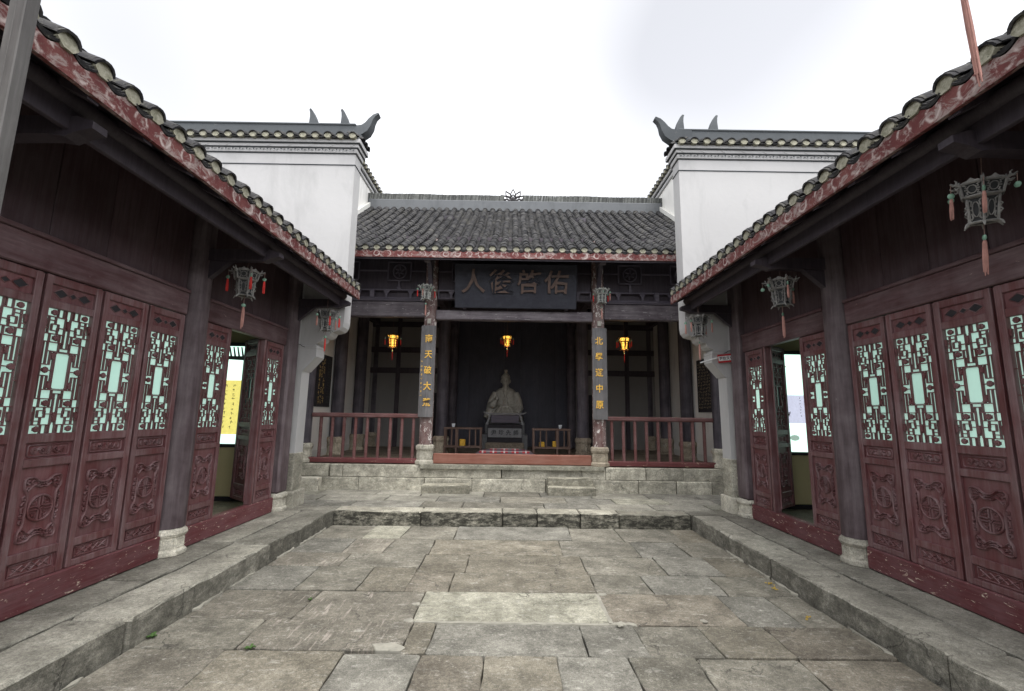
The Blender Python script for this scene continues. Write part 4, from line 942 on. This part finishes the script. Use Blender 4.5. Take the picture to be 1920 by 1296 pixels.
def wall_plaque(s, y0, y1, z0, z1, label, mat, cols, rows_, sz):
    D = thing('wall_plaque', label, 'plaque', (s*4.115, (y0+y1)/2, z0), 'inscribed plaques on the hall side walls')
    rz = R(90) if s < 0 else R(-90); hw = (y1-y0)/2
    b = obj('board', MB().cbox(-hw, hw, -.03, 0, 0, z1-z0, .006).mesh('board', 'dark_void'), D, world=False, rot=(0, 0, rz))
    g = MB()
    for c in range(cols):
        for r_ in range(rows_):
            if random.random() < .92: glyphs(g, -hw+.05+(2*hw-.1)*(c+.5)/cols, (z1-z0)*(.06+.88*(r_+.5)/rows_), sz, -.031, 4)
    obj('inscription', g.mesh('inscription', mat), b, world=False, kind='stuff')
random.seed(12)
wall_plaque(-1, 9.16, 9.60, 1.72, 2.84, 'dark plaque of small carved rows, nearest the corner column on the left wall', 'inscription', 4, 15, .06)
wall_plaque(-1, 9.63, 10.06, 1.72, 2.84, 'dark plaque with the brightest gilt writing, middle of three on the left wall', 'inscription_gold', 3, 11, .09)
wall_plaque(-1, 10.09, 10.38, 1.72, 2.84, 'dark plaque with hardly readable writing, third of three on the left wall', 'print_dark', 3, 16, .05)
wall_plaque(1, 9.25, 10.22, 1.72, 2.86, 'wide dark plaque covered in dense small writing on the right wall', 'inscription', 11, 15, .055)

# ------------------------------------------------------------------ lanterns
LM = {}
def hexp(r, k, off=0.): t = math.pi/3*k+off; return Vector((r*math.cos(t), r*math.sin(t), 0))
def lantern_meshes(var):
    wm = {'grey': 'lantern_wood', 'pale': 'lantern_pale', 'lit': 'lantern_dark'}[var]; out = {}
    def ringbars(mb, r0, r1, z0, z1, th):
        for k in range(6):
            a0, a1 = hexp(r0, k)+Vector((0, 0, z0)), hexp(r1, k)+Vector((0, 0, z1)); mb.tube([a0, a1], th, 6)
            b0, b1 = hexp(r0, k+1)+Vector((0, 0, z0)), hexp(r1, k+1)+Vector((0, 0, z1))
            mb.tube([a0, b0], th, 4); mb.tube([a1, b1], th, 4)
    def fret(mb, r0, r1, z0, z1, oval):
        for k in range(6):
            c0 = (hexp(r0, k)+hexp(r0, k+1))/2; c1 = (hexp(r1, k)+hexp(r1, k+1))/2; t = (hexp(1, k+1)-hexp(1, k)).normalized()
            w0, w1 = r0*.40, r1*.40
            def Pn(u, v): c = c0.lerp(c1, v); ww = w0+(w1-w0)*v; return c+t*(u*ww)+Vector((0, 0, z0+(z1-z0)*v))+c.normalized()*.001
            lp = [Pn(oval*math.cos(2*math.pi*j/10), .5+.34*math.sin(2*math.pi*j/10)) for j in range(11)]; mb.tube(lp, .004, 4, cap=False)
            for cu in (-1, 1):
                for cv in (0, 1):
                    mb.tube([Pn(cu*.95, .06 if cv == 0 else .94), Pn(cu*.6, .15 if cv == 0 else .85), Pn(cu*.75, .32 if cv == 0 else .68), Pn(cu*.45, .36 if cv == 0 else .64)], .0055, 4)
                mb.tube([Pn(cu*.9, .5), Pn(cu*.55, .5)], .005, 4)
    c = MB(); ringbars(c, .112, .132, .055, .145, .0085); fret(c, .110, .130, .060, .140, .55)
    for k in range(6):
        m0 = (hexp(.132, k)+hexp(.132, k+1))/2; t = (hexp(1, k+1)-hexp(1, k)).normalized(); n_ = m0.normalized()
        pts = [(-.052, .145), (-.045, .158), (-.022, .160), (0, .178), (.022, .160), (.045, .158), (.052, .145)]
        vs = [m0+t*a_+Vector((0, 0, z_))+n_*d for d in (-.005, .005) for a_, z_ in pts]; n7 = len(pts)
        c.add(vs, [tuple(range(n7-1, -1, -1)), tuple(range(n7, 2*n7))]+[(i, (i+1) % n7, n7+(i+1) % n7, n7+i) for i in range(n7)])
    c.tube([(0, 0, .145), (0, 0, .20)], .010, 6)
    for k in range(3): c.tube([hexp(.13, k)+Vector((0, 0, .145)), hexp(.13, k+3)+Vector((0, 0, .145))], .006, 4)
    out['crown'] = c.mesh('crown', wm)
    b = MB(); ringbars(b, .078, .092, -.125, .048, .009); fret(b, .077, .091, -.115, .04, .6)
    for k in range(6):
        p = hexp(.080, k)+Vector((0, 0, -.125)); d = hexp(1, k); b.tube([p, p+d*.018-Vector((0, 0, .012)), p+d*.030-Vector((0, 0, .032))], [.011, .009, .004], 5)
        for zz in (-.06, -.02): b.tube([hexp(.083, k)+Vector((0, 0, zz-.02)), hexp(.105, k)+Vector((0, 0, zz)), hexp(.086, k)+Vector((0, 0, zz+.022))], .005, 4)
    out['body'] = b.mesh('body', wm)
    p = MB(); p.lathe([(.072, -.120), (.086, .044)], 0, 0, 6); p.lathe([(.104, .06), (.122, .14)], 0, 0, 6)
    out['pane'] = p.mesh('pane', 'amber_glow' if var == 'lit' else 'lantern_silk')
    if var == 'lit': out['bulb'] = MB().lathe([(0, -.09), (.025, -.07), (.032, -.03), (.02, .02), (0, .03)], 0, 0, 10).mesh('bulb', 'amber_core', True)
    a_ = MB(); a_.tube([(.128, 0, .135), (.150, 0, .150), (.168, 0, .146), (.185, 0, .160)], [.012, .011, .009, .005], 6); a_.tube([(.150, 0, .150), (.148, 0, .172), (.160, 0, .180)], [.007, .006, .003], 5); a_.tube([(.136, 0, .125), (.152, 0, .118), (.160, 0, .130)], [.007, .006, .003], 5)
    out['arm'] = a_.mesh('arm', wm)
    d = MB(); d.tube([(0, 0, 0), (0, 0, -.065)], .0022, 4); out['pcord'] = d.mesh('pendant', 'cord')
    d = MB(); d.lathe([(0, -.02), (.012, -.018), (.021, -.006), (.021, .006), (.012, .018), (0, .02)], 0, 0, 8); d.v = [(x_, y_*.45, z_) for x_, y_, z_ in d.v]; out['bead'] = d.mesh('bead', 'jade', True)
    def tass(ln, r_, mt):
        q = MB(); q.tube([(0, 0, 0), (0, 0, -.02), (0, 0, -.035)], [r_*.5, r_*.8, r_*.7], 8)
        for k in range(9):
            t = k*2.4; rr = r_*.62*math.sqrt((k+.5)/9); f = random.uniform(.88, 1.03); ox, oy = rr*math.cos(t), rr*math.sin(t)
            q.tube([(ox*.7, oy*.7, -.03), (ox*1.1, oy*1.1, -ln*.5), (ox*1.15+random.uniform(-.003, .003), oy*1.15, -ln*f)], [r_*.40, r_*.38, r_*.2], 5)
        return q.mesh('tassel', mt)
    out['tassel_red'] = tass(.14, .015, 'tassel_red'); out['tassel_pink'] = tass(.15, .014, 'tassel_pink'); out['long_pink'] = tass(.24, .018, 'tassel_pink'); out['long_red'] = tass(.20, .012, 'tassel_red')
    return out
def lantern(loc, label, var='grey', rz=0., cord=.3, pend=('tassel_red',)*6, long_='long_pink', group='lanterns hung under the eaves', tilt=(0, 0), scale=1., long_gap=.05, cord_dx=0, long_sc=1.):
    if var not in LM: LM[var] = lantern_meshes(var)
    m = LM[var]; o = thing('hanging_lantern', label, 'lantern', loc, group, rot=(tilt[0], tilt[1], rz)); o.scale = (scale,)*3
    A = dict(world=False)
    obj('crown', m['crown'], o, **A); obj('body', m['body'], o, **A); obj('pane', m['pane'], o, **A)
    if var == 'lit': obj('bulb', m['bulb'], o, **A)
    for k in range(6):
        obj('arm', m['arm'], o, rot=(0, 0, math.pi/3*k), **A)
        if pend[k % len(pend)]:
            p = hexp(.182, k)+Vector((0, 0, .156)); c = obj('pendant', m['pcord'], o, loc=p, **A)
            obj('bead', m['bead'], c, loc=(0, 0, -.08), rot=(0, 0, k), **A)
            if pend[k % len(pend)] != 'bead': obj('tassel', m[pend[k % len(pend)]], c, loc=(0, 0, -.10), **A)
    obj('cord', MB().tube([(0, 0, .19), (cord_dx, 0, cord/scale+.19)], .0032, 5).mesh('cord', 'cord'), o, **A)
    c = obj('pendant', MB().tube([(0, 0, .05), (0, 0, -.16-long_gap)], .0028, 5).mesh('pendant', 'cord'), o, **A)
    obj('bead', m['bead'], c, loc=(0, 0, -.18-long_gap), rot=(0, 0, .4), **A); obj('tassel', m[long_], c, loc=(0, 0, -.20-long_gap), scale=(1 if long_sc == 1 else .72, 1 if long_sc == 1 else .72, long_sc), **A)
    return o
P6, R6 = 'tassel_pink', 'tassel_red'
lantern((-3.00, 4.95, 2.98), 'grey carved lantern with bright red side tassels on the left wing', 'grey', .25, .17, (R6, None, R6, R6, None, R6), 'long_pink', cord_dx=.03)
lantern((-2.80, 6.72, 2.93), 'small dark lantern in front of the left white end wall', 'grey', .1, .21, (R6, P6, R6, None, P6, R6), 'long_red')
lantern((2.93, 4.95, 2.97), 'grey carved lantern with faded pink tassels above the right doorway', 'grey', .35, .19, (P6, P6, 'bead', 'bead', P6, None), 'long_pink')
lantern((2.73, 6.72, 2.93), 'small dark lantern in front of the right white end wall', 'grey', .6, .21, (P6, None, P6, P6, None, P6), 'long_pink')
lantern((2.93, 2.75, 2.97), 'large tilted grey lantern with green beads, nearest on the right wing', 'grey', .8, .17, ('bead', 'bead', P6, P6, 'bead', None), 'long_pink', tilt=(.06, -.16), scale=.92)
lantern((-1.69, 8.56, 3.88), 'pale weathered lantern above the left couplet board', 'pale', .3, .38, (R6, P6, None, R6, P6, 'bead'), 'long_pink', scale=.9)
lantern((1.66, 8.56, 3.86), 'pale weathered lantern above the right couplet board', 'pale', .55, .38, (R6, 'bead', R6, None, 'bead', P6), 'long_pink', scale=.9)
for (x, y, z, lb, top) in ((-2.65, 10.0, 3.16, 'glowing amber lantern hanging inside the left bay of the hall', 1.1), (2.43, 10.0, 3.18, 'glowing amber lantern hanging inside the right bay of the hall', 1.1), (-.147, 10.8, 3.33, 'glowing amber lantern hanging in front of the seated statue', .9)):
    o = lantern((x, y, z), lb, 'lit', .2 if x < 0 else .5, top+.6, (R6,)*6, 'long_red', 'lit lanterns inside the hall', scale=.92 if y < 10.5 else .84)
    li = bpy.data.lights.new('lantern_light', 'POINT'); li.energy = .5; li.color = (1, .55, .18); li.shadow_soft_size = .05
    lo = bpy.data.objects.new('lantern_light', li); COL.objects.link(lo); lo.parent = o; lo.location = (0, 0, -.17)
for x, y in ((-2.65, 10.0), (2.43, 10.0), (-.147, 10.8)): part('ceiling_beam', MB().cbox(-4.1, 4.1, y-.05, y+.05, 4.85, 4.97, .01), 'dark_wood', HALL) if x != 2.43 else None

# gate porch in front: slender post at the left edge, beam overhead, lantern whose tassel hangs into view
GP = thing('gate_porch', 'slender grey timber post standing close by at the left edge', 'porch', (0, 1.65, .2))
part('post', MB().cbox(-2.055, -2.022, 1.60, 1.66, .19, 4.2, .004), 'post_wood', GP); part('post_trim', MB().cbox(-2.020, -1.984, 1.595, 1.65, .19, 4.2, .004), 'post_wood', GP)
part('post_foot', MB().cbox(-2.10, -1.95, 1.55, 1.72, -.01, .2, .01), 'stone_base', GP)
part('beam', MB().cbox(-2.3, 2.75, 1.45, 1.62, 4.2, 4.42, .01), 'post_wood', GP); part('post', MB().cbox(2.62, 2.72, 1.5, 1.6, .2, 4.2, .006), 'post_wood', GP)
lantern((1.60, 1.5, 3.52), 'lantern whose faded pink tassel hangs into the top right corner', 'grey', .2, .50, (P6,)*6, 'long_pink', tilt=(0, -.05), long_gap=.05, long_sc=1.9)

# ------------------------------------------------------------------ statue, altar, stands
def statue():
    mb = MB(); cx = -.185
    def ell(x, y, z, rx, ry, rz_, n=14, m=9, rot=None):
        q = MB(); q.lathe([(math.sin(math.pi*j/(m-1))*1. if 0 < j < m-1 else 0, -math.cos(math.pi*j/(m-1))) for j in range(m)], 0, 0, n)
        vs = [Vector((p[0]*rx, p[1]*ry, p[2]*rz_)) for p in q.v]
        if rot: vs = [rot @ v_ for v_ in vs]
        mb.add([v_+Vector((x, y, z)) for v_ in vs], q.f)
    def loft(secs, n=22):
        vs = []; fs = []
        for (z, x, y, rx, ry, pw) in secs:
            for k in range(n):
                t = 2*math.pi*k/n; c_, s_ = math.cos(t), math.sin(t); vs.append((x+rx*math.copysign(abs(c_)**pw, c_), y+ry*math.copysign(abs(s_)**pw, s_), z))
        m = len(secs)
        for i in range(m-1):
            for k in range(n): fs.append((i*n+k, i*n+(k+1) % n, (i+1)*n+(k+1) % n, (i+1)*n+k))
        fs += [tuple(range(n-1, -1, -1)), tuple((m-1)*n+k for k in range(n))]; mb.add(vs, fs)
    loft([(1.42, 0, -.10, .50, .42, .8), (1.55, 0, -.12, .49, .40, .85), (1.66, 0, -.06, .40, .30, .9), (1.80, 0, 0, .31, .21, .95), (1.98, 0, .0, .285, .185, 1), (2.14, 0, .01, .29, .175, 1), (2.25, 0, .01, .27, .155, .9), (2.315, 0, .01, .19, .12, .9), (2.35, 0, .0, .10, .09, 1), (2.42, 0, -.01, .072, .075, 1), (2.46, 0, -.02, .07, .075, 1)])
    h0 = len(mb.v)
    ell(0, -.03, 2.565, .098, .115, .145); ell(0, -.05, 2.47, .062, .075, .06)               # head, jaw
    ell(0, -.145, 2.545, .017, .024, .034); ell(0, -.125, 2.60, .07, .025, .014)              # nose, brow
    ell(0, -.122, 2.483, .030, .016, .010); ell(0, -.10, 2.40, .045, .035, .085)              # mouth, beard
    for sx in (-1, 1): ell(sx*.101, -.01, 2.55, .016, .028, .045); ell(sx*.036, -.128, 2.575, .014, .008, .008)
    loft([(2.62, 0, -.02, .104, .112, 1), (2.68, 0, -.01, .096, .10, 1), (2.72, 0, .0, .06, .06, 1), (2.75, 0, 0, .042, .042, 1)], 16)
    loft([(2.735, 0, 0, .034, .026, .6), (2.77, 0, 0, .028, .024, .6), (2.79, 0, 0, .040, .026, .6), (2.83, 0, 0, .040, .026, .6)], 12)
    for i in range(h0, len(mb.v)):
        x_, y_, z_ = mb.v[i]; mb.v[i] = (x_*1.22, -.03+(y_+.03)*1.22, 2.41+(z_-2.45)*1.14)
    # arms with wide sleeves: right hand raised to the chest, left forearm resting, scroll in the hand
    def arm(pts, rs): mb.tube(pts, rs, 12)
    arm([(-.27, .01, 2.20), (-.37, -.03, 1.98), (-.40, -.10, 1.80), (-.33, -.26, 1.88), (-.26, -.31, 1.98)], [.095, .105, .12, .10, .05])
    arm([(-.36, -.10, 1.86), (-.42, -.14, 1.70), (-.47, -.16, 1.50)], [.09, .11, .13])
    arm([(.27, .01, 2.20), (.36, -.02, 1.98), (.38, -.10, 1.78), (.33, -.28, 1.68), (.31, -.36, 1.66)], [.095, .10, .115, .10, .06])
    ell(-.235, -.335, 2.02, .030, .024, .05)
    for k in range(4): arm([(-.262+k*.017, -.345, 2.04), (-.258+k*.016, -.352, 2.085-.004*abs(k-1.5)), (-.255+k*.016, -.345, 2.125-.008*abs(k-1.5))], [.0095, .009, .007])
    arm([(-.205, -.335, 2.02), (-.19, -.345, 2.05), (-.19, -.345, 2.075)], [.011, .010, .008])
    ell(.31, -.40, 1.655, .045, .04, .025)
    for k in range(4): arm([(.285+k*.019, -.42, 1.665), (.285+k*.019, -.455, 1.662), (.286+k*.018, -.47, 1.64)], [.010, .010, .008])
    arm([(.265, -.40, 1.66), (.25, -.43, 1.665), (.262, -.455, 1.66)], [.011, .010, .008])
    # robe folds: collar and belt
    for sx in (-1, 1): arm([(sx*.07, -.07, 2.37), (sx*.05, -.15, 2.24), (-sx*.02, -.195, 2.06), (-sx*.06, -.20, 1.90)], [.018, .02, .02, .018])
    arm([(-.29, -.08, 1.86), (-.15, -.19, 1.85), (0, -.215, 1.85), (.15, -.19, 1.85), (.29, -.08, 1.86)], .022)
    for k in range(7): xx = -.33+k*.11; arm([(xx*.6, -.21, 1.82), (xx, -.33, 1.66), (xx*1.25, -.47, 1.50)], [.012, .022, .028])
    me = mb.mesh('statue', 'statue_stone')
    o = bpy.data.objects.new('statue_tmp', me); COL.objects.link(o)
    md = o.modifiers.new('r', 'REMESH'); md.mode = 'VOXEL'; md.voxel_size = .011; md.use_smooth_shade = True
    ms = o.modifiers.new('s', 'SMOOTH'); ms.iterations = 2; ms.factor = .5
    bpy.context.view_layer.update(); dg = bpy.context.evaluated_depsgraph_get(); me2 = bpy.data.meshes.new_from_object(o.evaluated_get(dg)); me2.name = 'statue'
    bpy.data.objects.remove(o); me2.materials.clear(); me2.materials.append(MAT['statue_stone'])
    me2.transform(Matrix.Translation((0, 0, -1.42)))
    thing('seated_statue', 'grey stone statue of a seated robed scholar in a tall cap, behind the altar table', 'statue', (cx, 12.75, 1.42), None, me2)
statue()
PD = thing('statue_pedestal', 'dark stone pedestal carrying the seated statue', 'pedestal', (-.185, 12.8, FZ))
part('plinth_block', MB().cbox(-.185-.60, -.185+.60, 12.28, 13.3, FZ-.005, 1.10, .02), 'table_stone', PD); part('seat_block', MB().cbox(-.185-.52, -.185+.52, 12.3, 13.25, 1.10, 1.425, .02), 'table_stone', PD)
AT = thing('altar_table', 'grey altar table with upturned ends and inscribed front in front of the statue', 'altar table', (-.17, 11.95, FZ))
ty = 11.78; ax = -.18
part('table_top', MB().prism([(ax-.56, 1.665), (ax-.48, 1.625), (ax-.40, 1.615), (ax+.40, 1.615), (ax+.48, 1.625), (ax+.56, 1.675), (ax+.53, 1.685), (ax+.46, 1.655), (ax+.38, 1.645), (ax-.38, 1.645), (ax-.46, 1.655), (ax-.53, 1.685)], 'y', ty, ty+.42), 'table_stone', AT)
for sx in (-1, 1): part('leg', MB().prism([(ax+sx*.40, 1.616), (ax+sx*.36, 1.616), (ax+sx*.43, 1.36), (ax+sx*.48, 1.36)], 'y', ty+.02, ty+.08), 'table_stone', AT)
part('front_panel', MB().cbox(ax-.44, ax+.44, ty+.06, ty+.40, FZ, 1.36, .01), 'dark_void', AT)
part('cloth_band', MB().cbox(ax-.36, ax+.36, ty+.045, ty+.07, 1.40, 1.60, .02), 'dark_beam', AT)
part('inscribed_panel', MB().cbox(ax-.43, ax+.43, ty+.03, ty+.062, 1.04, 1.27, .006), 'table_stone', AT)
for k, ch in enumerate('尹珍先師'): obj('character', brush(text_mesh(ch, .135, 'ink', .003), k, .004), AT, loc=(ax-.28+k*.187, ty+.027, 1.155))
part('foot_step', MB().cbox(ax-.48, ax+.48, ty-.25, ty+.05, FZ-.004, .92, .015), 'brick_floor', AT)
def rack(x0, x1, label, flip):
    D = thing('incense_rack', label, 'stand', ((x0+x1)/2, 11.05, FZ), 'low slatted stands beside the altar')
    y0, y1 = 10.88, 11.16; zb, zt = .86, 1.30
    fx = x1 if flip else x0
    for x in (x0, x1, x0+(x1-x0)*(.66 if flip else .32)):
        part('post', MB().cbox(x-.022, x+.022, y0, y0+.045, FZ-.002, zt, .004), 'rack_wood', D); part('post', MB().cbox(x-.022, x+.022, y1-.045, y1, FZ-.002, zt, .004), 'rack_wood', D)
    for z in (zb, zt-.02):
        part('rail', MB().cbox(x0-.03, x1+.03, y0-.004, y0+.05, z-.022, z+.022, .004), 'rack_wood', D); part('rail', MB().cbox(x0-.03, x1+.03, y1-.05, y1+.004, z-.022, z+.022, .004), 'rack_wood', D)
    for k in range(6):
        if k in (1, 2, 4, 5): x = x0+(x1-x0)*k/6.+.02; part('slat', MB().cbox(x-.016, x+.016, y0+.008, y0+.034, zb+.02, zt-.04, .003), 'rack_wood', D)
    part('shelf', MB().cbox(x0, x1, y0+.05, y1-.05, zb-.012, zb+.008, .003), 'rack_wood', D)
rack(-1.56, -.73, 'low slatted wooden stand left of the altar, with a yellow box', False); rack(.50, 1.33, 'low slatted wooden stand right of the altar, with two yellow boxes', True)
def ybox(x, w_, h_, label): thing('offering_box', label, 'box', (x, 11.03, .869), 'yellow boxes on the stands', MB().cbox(-w_/2, w_/2, -.06, .06, 0, h_, .012).cbox(-w_/2-.006, w_/2+.006, -.066, .066, h_*.72, h_*.80, .003).mesh('offering_box', 'yellow_box'))
ybox(-1.16, .13, .16, 'yellow box on the left slatted stand'); ybox(.70, .12, .12, 'yellow box on the right stand, nearer the altar'); ybox(1.02, .14, .14, 'yellow box on the right stand, nearer the column')
def cup(x, label, z=1.302): thing('cup', label, 'cup', (x, 11.0, z), 'white cups on the stands', MB().lathe([(.028, 0), (.040, .03), (.045, .085), (.040, .085), (.034, .03), (0, .014)], 0, 0, 14).mesh('cup', 'ceramic', True))
cup(-1.38, 'white cup on top of the left slatted stand'); cup(1.13, 'white cup on top of the right slatted stand')
# tartan cushion behind the threshold
mb = MB(); n = 26; secs = [(-.66, .03), (-.60, .055), (-.5, .075), (-.3, .09), (0, .095), (.3, .092), (.5, .08), (.6, .06), (.66, .035)]
vs = []; fs = []
for x, r_ in secs:
    for k in range(n): t = 2*math.pi*k/n; vs.append((x, .16*math.cos(t)*(r_/.095)**.5, .0+r_*(1+math.sin(t))*.95+.004*math.sin(7*t+x*9)))
for i in range(len(secs)-1):
    for k in range(n): fs.append((i*n+k, i*n+(k+1) % n, (i+1)*n+(k+1) % n, (i+1)*n+k))
fs += [tuple(range(n-1, -1, -1)), tuple((len(secs)-1)*n+k for k in range(n))]
thing('kneeling_cushion', 'long red tartan kneeling cushion behind the hall threshold', 'cushion', (-.17, 10.55, FZ+.002), None, mb.add(vs, fs).mesh('kneeling_cushion', 'tartan', True))

# ------------------------------------------------------------------ displays seen through the doorways
def light_display(s, label):
    D = thing('lit_display', label, 'display', (s*4.6, 7.01, 1.12), 'lit display panels inside the wings')
    sx = lambda a_, b_: (min(s*a_, s*b_)-s*4.6, max(s*a_, s*b_)-s*4.6)
    x0, x1 = sx(3.70, 5.6)
    obj('screen', MB().box(x0, x1, -.02, .0, .0, 1.46).mesh('screen', 'lit_white'), D, world=False)
    obj('bottom_frame', MB().cbox(x0-.03, x1+.03, -.012, .05, -.05, .0, .004).mesh('bottom_frame', 'dark_void'), D, world=False); obj('top_frame', MB().cbox(x0-.03, x1+.03, -.012, .05, 1.46, 1.52, .004).mesh('top_frame', 'dark_void'), D, world=False)
    if s < 0:
        y0, y1 = sx(4.02, 4.75)
        obj('yellow_sheet', MB().box(y0, y1, -.024, -.0205, .14, .94).mesh('yellow_sheet', 'lit_yellow'), D, world=False)
        g = MB(); g2 = MB()
        for c in range(6):
            for r_ in range(10): glyphs(g2 if c % 3 == 0 else g, y1-.08-c*.12, .86-r_*.068, .05, -.0245, 4)
        obj('printed_columns', g.mesh('printed_columns', 'print_dark'), D, world=False, kind='stuff'); obj('red_columns', g2.mesh('red_columns', 'print_red'), D, world=False, kind='stuff')
        e = MB()
        for k in range(16): e.prism([(x1-.9+k*.06, 1.45), (x1-.88+k*.06, 1.45), (x1-.84+k*.06, 1.30), (x1-.87+k*.06, 1.30)], 'y', -.024, -.0205)
        e.prism([(x1-.9, 1.31), (x1, 1.31), (x1, 1.20), (x1-.12, 1.17), (x1-.2, 1.24), (x1-.5, 1.25), (x1-.9, 1.27)], 'y', -.0236, -.0205); obj('printed_eave', e.mesh('printed_eave', 'print_roof'), D, world=False)
    else:
        y0, y1 = sx(3.98, 4.9)
        obj('blue_card', MB().box(x0+.36, x0+1.1, -.024, -.0205, .42, .84).mesh('blue_card', 'lit_blue'), D, world=False)
        g = MB()
        for c in range(3):
            for r_ in range(7): glyphs(g, x0+.62+c*.07, .80-r_*.045, .03, -.0245, 3)
        glyphs(g, x0+.44, .56, .06, -.0245, 8); obj('printed_columns', g.mesh('printed_columns', 'print_dark'), D, world=False, kind='stuff')
        e = MB(); e.prism([(x0, 1.44), (x0+.15, 1.44), (x0+.30, 1.33), (x0+.45, 1.275), (x0+.44, 1.262), (x0+.2, 1.235), (x0, 1.215)], 'y', -.0236, -.0205); obj('printed_roof', e.mesh('printed_roof', 'print_green'), D, world=False)
        e = MB()
        for k in range(9): e.prism([(x0+.02+k*.05, 1.43-k*.018), (x0+.028+k*.05, 1.43-k*.018), (x0+.01+k*.045, 1.225+k*.004), (x0+.0+k*.045, 1.225+k*.004)], 'y', -.0242, -.0237)
        e.prism([(x0+.40, 1.22), (x0+.425, 1.22), (x0+.43, 1.18), (x0+.39, 1.18)], 'y', -.024, -.0205); obj('printed_lines', e.mesh('printed_lines', 'print_roof'), D, world=False, kind='stuff')
        e = MB()
        for cx, cz, rr in ((x0+.50, .205, .055), (x0+.38, .165, .022), (x0+.30, .05, .09), (x0+.22, .08, .08)): e.prism([(cx+rr*math.cos(k*.524)*1.3, max(.004, cz+rr*math.sin(k*.524)*.8)) for k in range(12)], 'y', -.0236-rr*.01, -.0205)
        obj('printed_pond', e.mesh('printed_pond', 'print_mist'), D, world=False)
light_display(-1, 'lit white panel with a yellow sheet, inside the left wing'); light_display(1, 'lit pale green panel with a blue card, inside the right wing')

# small red sign on the right pier
SG = thing('hanging_sign', 'small red sign with black lettering jutting from the right white pier', 'sign', (3.30, 7.05, 2.52))
q = R(-6)
obj('panel', MB().cbox(-.16, .20, -.008, .008, -.065, .065, .003).mesh('panel', 'sign_red'), SG, world=False, rot=(0, q, 0))
obj('face', MB().cbox(-.155, .195, -.011, -.0075, -.036, .036, .001).mesh('face', 'white_paint'), SG, world=False, rot=(0, q, 0))
obj('lettering', text_mesh('尹珍文化展室', .056, 'ink', .001), SG, world=False, loc=(.02, -.0125, .0), rot=(0, q, 0))
obj('end_cap', MB().cbox(.20, .215, -.012, .012, -.08, .08, .002).mesh('end_cap', 'white_paint'), SG, world=False, rot=(0, q, 0))
obj('arm', MB().tube([(-.16, 0, .02), (-.42, .05, -.03)], .012, 6).tube([(.0, 0, .05), (.0, .11, .05)], .008, 6).mesh('arm', 'white_paint'), SG, world=False, rot=(0, q, 0))

# weeds in the joints, fallen petals, pebbles
def weed(x, y, h, n, label):
    mb = MB()
    for k in range(n):
        t = k*2.399+x; ln = h*random.uniform(.7, 1.2); d = Vector((math.cos(t), math.sin(t), 0)); sd_ = Vector((-d.y, d.x, 0)); wv = ln*.26
        pts = [Vector((0, 0, 0)), d*ln*.35+Vector((0, 0, ln*.45)), d*ln*.8+Vector((0, 0, ln*.62)), d*ln*1.15+Vector((0, 0, ln*.5))]
        ws = [.12, 1., .8, .0]; vs = []
        for p, w_ in zip(pts, ws): vs += [p-sd_*wv*w_+Vector((0, 0, .004)), p-Vector((0, 0, .1*ln*w_)), p+sd_*wv*w_+Vector((0, 0, .004))]
        fs = []
        for i in range(3):
            for j in range(2): fs.append((i*3+j, i*3+j+1, i*3+3+j+1, i*3+3+j))
        mb.add(vs, fs)
    thing('weed', label, 'plant', (x, y, .0), 'weeds in the paving joints', mb.mesh('weed', 'leaf', True))
weed(-1.80, 3.41, .032, 7, 'small green weed in the paving joint, nearest the camera on the left'); weed(-1.75, 4.25, .022, 6, 'tiny bright green weed between two chiselled slabs'); weed(-2.57, 3.55, .035, 9, 'green tuft at the foot of the left kerb')
for k, (x, y) in enumerate(((2.50, 4.78), (2.47, 4.66), (2.37, 4.02))):
    mb = MB()
    for j in range(7):
        a_ = random.uniform(0, 6.3); r_ = random.uniform(0, .05); s_ = random.uniform(.005, .012); cx, cy = r_*math.cos(a_), r_*math.sin(a_)
        mb.prism([(cx+s_*math.cos(q_), cy+s_*.7*math.sin(q_)) for q_ in (0, 1.2, 2.4, 3.8, 5.1)], 'z', .004, .009+random.uniform(0, .006))
    thing('fallen_petals', ['yellow fallen petals against the right kerb, farthest cluster', 'yellow fallen petals against the right kerb, largest cluster', 'yellow petals on a slab, the cluster nearest the camera'][k], 'petals', (x, y, .005), 'yellow petals by the right kerb', mb.mesh('fallen_petals', 'yellow_petal'))
for x, y, s_, lb in ((1.50, 3.90, .022, 'small white pebble on the brown slab right of the pale slab'), (.81, 3.82, .03, 'pale stone chip at the corner of the pale slab')):
    mb = MB(); mb.lathe([(0, 0), (s_*.8, .002), (s_, s_*.45), (s_*.6, s_*.8), (0, s_*.9)], 0, 0, 8); mb.v = [(a_*random.uniform(.8, 1.2), b_*random.uniform(.6, .9), c_) for a_, b_, c_ in mb.v]
    thing('pebble', lb, 'pebble', (x, y, .006), 'loose pebbles on the paving', mb.mesh('pebble', 'mortar', True))

for s_ in (-1, 1):
    pts = [Vector((s_*(3.40-.012*k), 7.128, 2.665-.006*k-.004*math.sin(k))) for k in range(12)]
    WR = thing('service_wire', 'thin dark wire stapled across the top of the %s white pier' % ('left' if s_ < 0 else 'right'), 'wire', (s_*3.3, 7.13, 2.64), 'wires on the white piers', MB().tube([p-Vector((s_*3.3, 7.13, 2.64)) for p in pts], .004, 5).mesh('service_wire', 'ink'))
